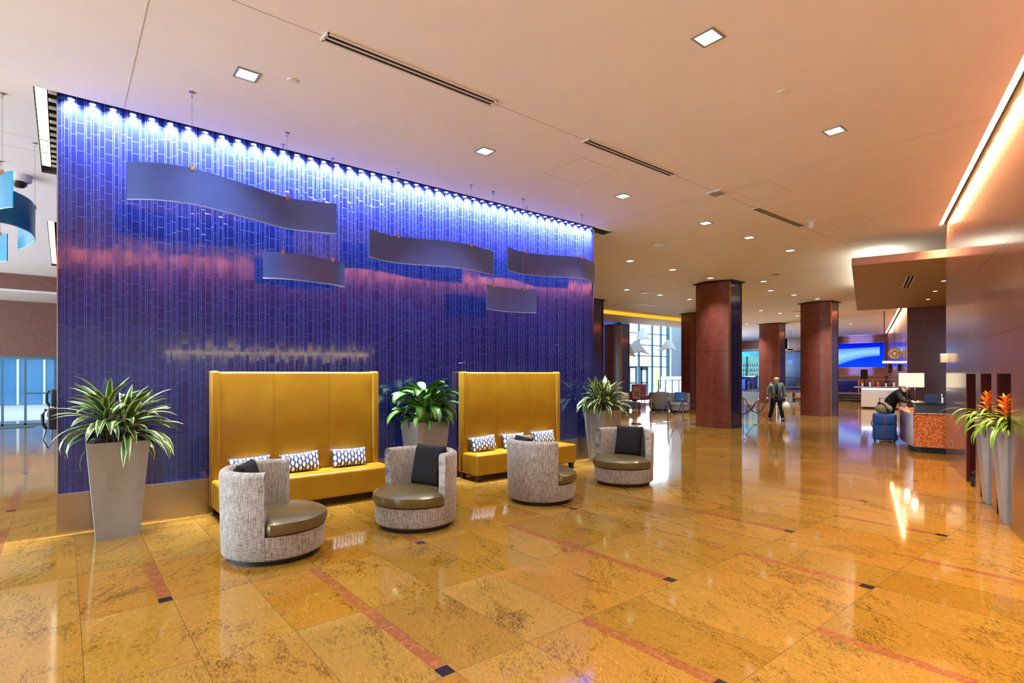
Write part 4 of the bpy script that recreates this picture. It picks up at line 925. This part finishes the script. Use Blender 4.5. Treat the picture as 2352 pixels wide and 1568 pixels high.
# glass balustrade at the right of the window
t = thing('balustrade', 'glass balustrade with metal posts right of the tall window', 'railing', (*P(1512, 912), 0)); 
MB().b2(0, 5.2, -.01, .01, .1, 1.2).build('glass_panel', M['glass'], t); MB().b2(0, 5.2, -.03, .03, 1.2, 1.25).build('rail', M['chrome'], t)
for k in range(7): MB().b2(k*.85, k*.85+.05, -.03, .03, 0, 1.2).build('post', M['alu'], t)
# white fabric sails
def sailmat():
    t = NT('white_sailcloth'); a = t.n('ShaderNodeBsdfDiffuse'); b = t.n('ShaderNodeBsdfTranslucent'); a.inputs[0].default_value = b.inputs[0].default_value = (.85, .9, .95, 1); x = t.n('ShaderNodeMixShader'); x.inputs[0].default_value = .5
    t.l(a.outputs[0], x.inputs[1]); t.l(b.outputs[0], x.inputs[2]); t.l(x.outputs[0], t.out.inputs[0]); return t.m
sailm = sailmat()
def sail(cx_, cy_, cz, w, d, rz, label):
    t = thing('fabric_sail', label, 'hanging sculpture', (cx_, cy_, cz), rz, 'white hanging sails')
    MB().grid(lambda u, v: ((u-.5)*w*(1-.25*v), (v-.5)*.5, (v-.5)*d*math.sin(PI*(.12+.76*u))+.22*math.sin((u-.2)*PI*1.4)-.3*u*w*.5), 14, 8).build('sail', sailm, t, smooth=True, solid=.02)
    MB().tube([(0, 0, 0), (0, 0, 8-cz)], .006, 4).build('cable', M['chrome'], t)
def at_d(px, py, d):
    l = (px-CX)/FPX*d; return Fv[0]*d+Rv[0]*l, Fv[1]*d+Rv[1]*l, H+(HY-py)*d/FPX
for px, py, d, w, dd, r, lb in ((1466, 799, 33, 1.35, .75, TH-PI/2+.2, 'white curved fabric sail hanging at left in front of the tall window'), (1535, 795, 34, 1.2, .6, TH-PI/2-.3, 'white curved fabric sail hanging at right in front of the tall window'), (1443, 808, 31, .8, .6, TH-PI/2-.3, 'small white sail hanging nearest the lounge column'), (1478, 770, 36, 1.0, .8, TH-PI/2, 'pale sail hanging highest in the window')):
    sail(*at_d(px, py, d), w, dd, r, lb)

# ------------------------------------------------------------------ raised bar area at the far end
PLX = 36.9
plat = struct(MB().b2(PLX+.9, X1, 11.0, 26.5, 0, .45).b2(PLX, PLX+.91, 15.6, 26.5, 0, .45).build('floor_platform', flat('plum_carpet', '5a2550', .95)))
MB().b2(PLX-.02, PLX, 15.6, 26.5, 0, .45).build('riser', flat('pale_stone', '9aa3b0', .4), plat)
stm = flat('dark_marble', '2a211c', .2, var=.6, scale=8)
for k in range(3):
    MB().b2(PLX+.3*k, PLX+.93, 11.0, 15.6, .15*k, .15*k+.15-.012).build('step', stm, plat); MB().b2(PLX+.3*k-.015, PLX+.93, 11.0, 15.6, .15*k+.138, .15*k+.15).build('nosing', M['steel'], plat)
t = thing('glass_railing', 'glass railing with metal handrail along the raised bar floor', 'railing', (PLX+.15, 15.7, .45)); MB().b2(-.01, .01, 0, 10.5, .03, .98).build('glass_panel', M['glass'], t); MB().b2(-.025, .025, 0, 10.5, .98, 1.02).build('handrail', M['chrome'], t)
for k in range(8): MB().b2(-.02, .02, 1.5*k, 1.5*k+.04, 0, 1.0).build('post', M['chrome'], t)
# backlit picture
def artmat():
    t = NT('backlit_art'); X, Y, Z = t.xyz(t.coord('Generated'))
    n = t.noise(t.mapv(t.coord('Generated'), (1, 1.3, 1)), 1.5, 2)
    s = t.m_('SUBTRACT', 1., Y); c = t.m_('ADD', .40, t.m_('MULTIPLY', t.m_('SINE', t.m_('MULTIPLY', s, 1.7)), .24)); 
    wd = t.m_('SUBTRACT', .40, t.m_('MULTIPLY', t.m_('SINE', t.m_('MULTIPLY', s, 1.9)), .21)); dd = t.m_('DIVIDE', t.m_('SUBTRACT', Z, c), wd)
    body = t.m_('SUBTRACT', 1., t.m_('MINIMUM', 1., t.m_('ABSOLUTE', dd)))
    wv = t.m_('ADD', .5, t.m_('MULTIPLY', t.m_('SINE', t.m_('ADD', t.m_('MULTIPLY', dd, 26.), t.m_('MULTIPLY', n, 9.))), .5))
    k = t.m_('MULTIPLY', t.m_('MULTIPLY', t.m_('POWER', body, .5), t.m_('ADD', .3, t.m_('MULTIPLY', wv, .7))), t.m_('LESS_THAN', s, .9))
    col = t.mix(k, t.mix(Z, lin('0a3cf0'), lin('0410b8')), lin('9fe0ff'))
    e = t.n('ShaderNodeEmission'); t.l(col, e.inputs[0]); e.inputs[1].default_value = 1.5; t.l(e.outputs[0], t.out.inputs[0]); return t.m
t = thing('backlit_picture', 'large glowing blue picture with a pale flowing shape on the far wood wall', 'picture', (X1-.02, 13.62, 0)); MB().b2(-.06, -.05, .02, 3.6, 2.18, 4.02).build('screen', artmat(), t); MB().b2(-.05, 0, -.0, 3.64, 2.14, 4.06).build('frame', M['gold'], t)
area((X1-.4, 15.4, 3.1), 120, (.15, .25, 1), 3, (0, -PI/2, 0), 1.6)
# booth bench, blue sofas, chairs
t = thing('booth_bench', 'long wood booth bench under the blue picture', 'bench', (X1, 13.6, .45)); MB().b2(-.7, -.1, 0, 7, 0, .45).build('seat', M['brown'], t, bevel=.03); MB().b2(-.25, -.02, 0, 7, .45, 1.05).build('backrest', M['wood_b'], t); MB().b2(-.3, -.02, 0, 7, 1.05, 1.1).build('top_rail', M['gold'], t)
def blue_sofa(x, y, z, rz, lb, w=1.1, fab='bluechair', h=.85):
    t = thing('club_sofa', lb, 'armchair', (x, y, z), rz, 'blue club seating'); MB().b2(-w/2, w/2, 0, .75, .08, .42).build('seat', M[fab], t, bevel=.04); MB().b2(-w/2, w/2, .6, .82, .08, h).build('backrest', M[fab], t, bevel=.05)
    for s in (-1, 1): MB().b2(s*(w/2-.14), s*w/2, 0, .78, .08, .6).build('armrest', M[fab], t, bevel=.04); MB().b2(s*w/4-.2, s*w/4+.2, .42, .6, .42, .75).build('cushion', M['bluelite'], t, bevel=.05)
    for s in (-1, 1): MB().b2(s*(w/2-.08)-.03, s*(w/2-.08)+.03, .02, .08, 0, .08).build('leg', M['dark'], t)
def fl(px, py, z=.45): return P(px, py, z)
for px, py, rz, lb in ((1943, 902, 2.2, 'navy club sofa with pale cushions on the platform right of the second column'), (1722, 897, 1.2, 'blue armchair behind the glass railing near the bar shelves'), (1712, 893, 2.6, 'blue armchair at left behind the glass railing'), (1812, 893, 1.5, 'light blue lounge chair behind the walking man')):
    x, y = fl(px, py); blue_sofa(min(x, X1-3.2), y, .45, rz, lb, 1.5 if px == 1943 else 1.0)
def wchair(px, py, lb):
    x, y = fl(px, py); t = thing('wooden_chair', lb, 'chair', (x, y, .45), TH-PI/2+.3, 'wooden cafe chairs'); w = flat('honey_wood', 'b06a30', .5)
    MB().b2(-.22, .22, -.2, .22, .42, .46).build('seat', w, t)
    for a in (-.2, .2):
        MB().b2(a-.02, a+.02, -.2, -.16, 0, .42).build('leg', w, t); MB().b2(a-.02, a+.02, .18, .22, 0, .9).build('leg', w, t)
    MB().b2(-.2, .2, .18, .21, .66, .9).build('backrest', w, t)
wchair(1985, 905, 'wooden chair on the platform left of the coffee counter'); wchair(2018, 903, 'wooden chair behind glass case of the coffee counter')
# bar shelves with bottles
def barback():
    t = thing('bar_shelves', 'lit glass bottle shelves of the bar between two columns', 'shelving', (X1-.25, 22.9, .45))
    MB().b2(.2, .24, 0, 3.6, 0, 3.2).build('backboard', emis('aqua_backlight', '8fe6ea', .8), t)
    for z in (1.0, 1.42, 1.85, 2.28): MB().b2(-.1, .2, 0, 3.6, z, z+.02).build('shelf', M['glass'], t); MB().b2(-.11, -.1, 0, 3.6, z, z+.02).build('shelf_edge', M['alu'], t)
    MB().b2(-.12, .2, 0, 3.6, 2.75, 3.15).build('valance', flat('aqua_valance', '2aa6b8', .4, var=.5, scale=6), t)
    for y in (0, 1.2, 2.4, 3.6): MB().b2(-.1, .2, y-.02, y+.02, .8, 3.15).build('upright', M['alu'], t)
barback()
bt = thing('bottle', '', 'bottle'); MB().lathe([(0, 0), (.04, 0), (.04, .2), (.015, .26), (.015, .32), (0, .32)], n=10).build('glass_body', flat('bottle_glass', '24406a', .1, coat=.5), bt, smooth='auto'); u6 = [False]
bm2 = [flat('bottle_'+c, c, .15, coat=.4) for c in ('1c3fb0', '2d6a58', '8a5a2a', 'c9d4d0', '7a2a24')]
bts = [bt]
for m_ in bm2:
    q = copy_tree(bt); q.children[0].data = q.children[0].data.copy(); q.children[0].data.materials[0] = m_; bts.append(q)
uu = [[False] for _ in bts]
random.seed(4); rows = {1.02: 'lowest', 1.44: 'second', 1.87: 'third'}
for z, nm in rows.items():
    for k in range(17):
        i = random.randrange(6); place(bts[i], uu[i], (X1-.22+random.uniform(-.03, .03), 23.0+k*.2+random.uniform(-.03, .03), .45+z), 0, 'bottle standing on the %s glass shelf of the bar' % nm, 'bottles on the %s bar shelf' % nm)
t = thing('bar_counter', 'dark blue bar counter in front of the bottle shelves', 'counter', (X1-1.8, 22.6, .45)); MB().b2(0, .5, 0, 3.8, 0, 1.0).build('body', M['navy'], t); MB().b2(-.05, .55, -.05, 3.85, 1.0, 1.05).build('top', M['chrome'], t)
area((X1-1.5, 24.5, 3.9), 120, (.25, .5, 1), 1.5); area((X1-4, 20, 4.3), 90, (.3, .45, 1), 1.5)
# grey curved panel with blue pendants
t = thing('curved_screen', 'grey curved partition behind the bar lounge', 'partition', (X1-1.5, 18.4, .45)); MB().grid(lambda u, v: (-.5*math.sin(u*PI), 2.3*u, 3.1*v), 12, 1).build('panel', flat('slate_panel', '5f6f86', .6), t, smooth=True, solid=.05); MB().grid(lambda u, v: (-.55*math.sin(u*PI), 2.3*u, 3.0+.12*v), 12, 1).build('rim', M['gold'], t, smooth=True, solid=.05)
for px, lb in ((1802, 'glowing blue pendant lamp, left one before the grey partition'), (1812, 'glowing blue pendant lamp, middle one before the grey partition'), (1817, 'glowing blue pendant lamp, right one before the grey partition')):
    x, y, z = at_d(px, 831, 36.5); t = thing('pendant_lamp', lb, 'lamp', (x, y, z), 0, 'blue pendant lamps'); MB().lathe([(0, -.12), (.06, -.08), (.06, .06), (.02, .12), (0, .12)], n=12).build('shade', emis('blue_pendant', '3050ff', 5), t, smooth=True); MB().tube([(0, 0, .1), (0, 0, HC-z)], .008, 5).build('cable', M['dark'], t)
# console table with boxes and laptop
x, y = P(1824, 929); t = thing('console_table', 'tall grey framed console table behind the walking man', 'table', (x, y, 0), TH-PI/2-.1)
MB().b2(-.75, .75, 0, .6, .92, .98).build('tabletop', flat('slate_top', '4b5560', .4), t)
for s in (-1, 1):
    for yy in (.03, .55): MB().b2(s*.68-.04, s*.68+.04, yy-.03, yy+.03, .0, .92).build('leg', flat('silver_frame', 'a9b6c4', .4, .5), t)
MB().b2(-.7, .7, 0, .6, .1, .14).build('lower_shelf', flat('silver_frame2', '9aa7b5', .4, .5), t)
for k, (dx, z, w, hh) in enumerate(((.25, .42, .3, .26), (.3, .28, .4, .1), (.3, .17, .4, .1), (-.25, .42, .25, .3))):
    v = Vector((x, y, 0))+Matrix.Rotation(TH-PI/2-.1, 3, 'Z') @ Vector((dx, .3, z-.03)); 
    o = MB().b2(-w/2, w/2, -.2, .2, 0, hh).build('cardboard_box', flat('carton', 'b89a72', .8), loc=tuple(v), rz=TH-PI/2-.1); tag(o, ['small carton on top of the stack under the console table', 'flat carton in middle of stack under the console table', 'flat carton at bottom of the stack under the console table', 'carton at left under the console table'][k], 'box', 'cartons under the console table')
MB().b2(-.7, .7, .02, .58, .38, .4).build('middle_shelf', M['grey'], t)
v = Vector((x, y, 0))+Matrix.Rotation(TH-PI/2-.1, 3, 'Z') @ Vector((.45, .3, .98)); t = thing('laptop', 'open laptop on the grey console table', 'laptop', tuple(v), TH-PI/2-.1); MB().b2(-.16, .16, -.1, .12, 0, .015).build('keyboard_base', M['grey'], t); MB().box((0, .16, .11), (.32, .01, .22), 0, 0, -.3).build('screen', M['dark'], t)

# ------------------------------------------------------------------ coffee counter and its sign
x, y = rw(18.2, 1.5)
t = thing('coffee_counter', 'white glowing coffee counter with grey top behind the guest', 'counter', (x, y, 0), RA-PI/2)
MB().b2(0, 1.5, 0, .8, .08, 1.0).build('body', M['white'], t); MB().b2(-.3, 1.52, -.1, .9, 1.0, 1.06).build('worktop', M['grey'], t); MB().b2(.02, 1.48, -.03, -.01, .96, .99).build('led_strip', emis('counter_led', 'cfe4ff', 12), t); MB().b2(0.05, 1.45, .05, .75, 0, .08).build('plinth', M['dark'], t)
R_ = Matrix.Rotation(RA-PI/2, 3, 'Z')
def oc(dx, dy, dz): return tuple(Vector((x, y, 0))+R_ @ Vector((dx, dy, dz)))
c = thing('glass_case', 'glass pastry case on the coffee counter', 'display case', oc(.95, .3, 1.06), RA-PI/2); MB().b2(-.55, .55, -.25, .25, 0, .35).build('case', M['glass'], c); MB().b2(-.56, .56, -.26, .26, .35, .37).build('top', M['chrome'], c); MB().b2(-.5, .5, -.2, .2, .14, .15).build('shelf', M['chrome'], c)
c = thing('register_screen', 'dark register screen on the coffee counter', 'monitor', oc(.12, .5, 1.06), TH-PI/2); MB().b2(-.17, .17, -.02, .02, .38, .85).build('screen', M['dark'], c); MB().b2(-.03, .03, -.02, .02, 0, .38).build('stand', M['dark'], c)
for k in range(5):
    c = thing('cup_stack', ['stack of cups at left on the coffee counter', 'second stack of cups on the coffee counter', 'orange cup on the coffee counter', 'tall cup stack beside the glass case', 'white cup stack at right on the coffee counter'][k], 'cups', oc(.05+.32*k, .0-.05+.02+.1*(k % 2), 1.06), 0, 'cups on the coffee counter'); MB().lathe([(0, 0), (.04, 0), (.05, .18+.04*(k % 3)), (0, .18+.04*(k % 3))], n=12).build('cup', M['orange'] if k == 2 else M['white'], c, smooth='auto'); MB().lathe([(.052, .17), (.052, .18), (0, .18)], n=12).build('rim', M['white'], c)
# round hanging sign
sx, sy, sz = at_d(2054, 812, 25.); t = thing('round_sign', 'round brown and cream coffee shop sign hanging over the counter', 'sign', (sx, sy, sz), TH-PI/2-.2)
def disc(m, r0, r1, y0, y1, n=40, sc=.8):
    vs = []; 
    for i in range(n):
        a = 2*PI*i/n
        for r in (r0, r1):
            for yy in (y0, y1): vs.append((r*math.cos(a), yy, r*math.sin(a)))
    fs = []
    for i in range(n):
        j = (i+1) % n; b, e = i*4, j*4; fs += [(b, e, e+2, b+2), (b+1, b+3, e+3, e+1), (b, b+1, e+1, e), (b+2, e+2, e+3, b+3)]
    m.add(vs, fs)
m = MB(); disc(m, .001, .28, -.03, .03); m.build('disc', flat('sign_brown', '3a1c12', .5), t)
cream = flat('sign_cream', 'd8b48a', .5); m = MB(); disc(m, .235, .25, -.036, -.031); disc(m, .125, .138, -.036, -.031); m.b2(-.235, -.13, -.036, -.031, -.008, .006).b2(.13, .235, -.036, -.031, -.008, .006).b2(-.11, .11, -.036, -.031, -.006, .006)
for k in range(13):
    a = PI*(.12+.76*k/12); m.box((.187*math.cos(a), -.0335, .187*math.sin(a)), (.022, .005, .045), 0, PI/2-a)
    a = -a; m.box((.187*math.cos(a), -.0335, .187*math.sin(a)), (.022, .005, .045), 0, PI/2-a)
m.grid(lambda u, v: (.075*math.cos(PI*u)*v, -.034, .02+.05*math.sin(PI*u)*v), 12, 1); m.grid(lambda u, v: (.07*math.cos(-PI*u)*v, -.034, -.015+.06*math.sin(-PI*u)*v), 12, 1)
m.build('emblem', cream, t); MB().tube([(0, 0, .27), (0, 0, HC-sz)], .01, 6).build('rod', M['dark'], t)
x2, y2, z2 = at_d(2053, 832, 25.3); t = thing('menu_bar', 'white lit canopy bar under the round sign', 'sign', (x2, y2, z2), TH-PI/2-.2); MB().b2(-.46, .42, -.05, .05, -.04, .05).build('bar', emis('bar_light', 'e8e4ff', 1.6), t); MB().b2(-.46, .42, -.04, .04, .05, .07).build('cap', M['white'], t)
for s in (-.4, .36): MB().b2(s-.015, s+.015, -.015, .015, .07, HC-z2).build('hanger', M['dark'], t)
for px, py, w, hh, col, lb in ((2044, 846, .17, .44, 'brown', 'dark menu banner hanging left under the white bar'), (2069, 844, .27, .32, 'tealp', 'teal menu panel hanging right under the white bar')):
    a, b, c_ = at_d(px, py, 25.3); t = thing('menu_board', lb, 'menu board', (a, b, c_), TH-PI/2-.2, 'hanging menu boards'); MB().b2(-w/2, w/2, -.015, .015, -hh/2, hh/2).build('board', M['brown'] if col == 'brown' else flat('teal_panel', '1f4a66', .5), t); MB().tube([(0, 0, hh/2), (0, 0, z2-c_-.03)], .008, 5).build('hanger', M['dark'], t)
for px, py, lb in ((2056, 845, 'small white shaded spotlight beside the dark banner'), (2083, 843, 'small white shaded spotlight right of the teal panel')):
    a, b, c_ = at_d(px, py, 25.2); t = thing('track_spot', lb, 'spotlight', (a, b, c_), 0, 'white shaded spots'); MB().lathe([(.0, .06), (.05, .06), (.06, -.07), (0, -.07)], n=14).build('shade', M['white'], t, smooth='auto'); MB().tube([(0, 0, .05), (0, 0, HC-c_)], .006, 5).build('rod', M['dark'], t)

# ------------------------------------------------------------------ daylight and camera
w = bpy.data.worlds.new('World'); bpy.context.scene.world = w; w.use_nodes = True
bg = w.node_tree.nodes['Background']; bg.inputs[0].default_value = (.62, .82, 1, 1); bg.inputs[1].default_value = 3.4
area((35.7, 26.4, 3.4), 2400, (.72, .88, 1), 5, (-PI/2, 0, 0), 6)
area((X0+.1, 13, 2.2), 1500, (.74, .87, 1), 3.2, (0, -PI/2, 0), 20)
cam = bpy.data.cameras.new('Camera'); co = bpy.data.objects.new('Camera', cam); C.objects.link(co)
co.location = (0, 0, H); co.rotation_euler = (PI/2, 0, TH-PI/2); cam.sensor_width = 36; cam.lens = FPX/2352*36; cam.shift_y = (HY-784)/2352; cam.clip_end = 300; cam.clip_start = .05
S = bpy.context.scene; S.camera = co
S.view_settings.view_transform = 'Standard'; S.view_settings.look = 'None'; S.view_settings.gamma = 1; S.view_settings.exposure = 0.0
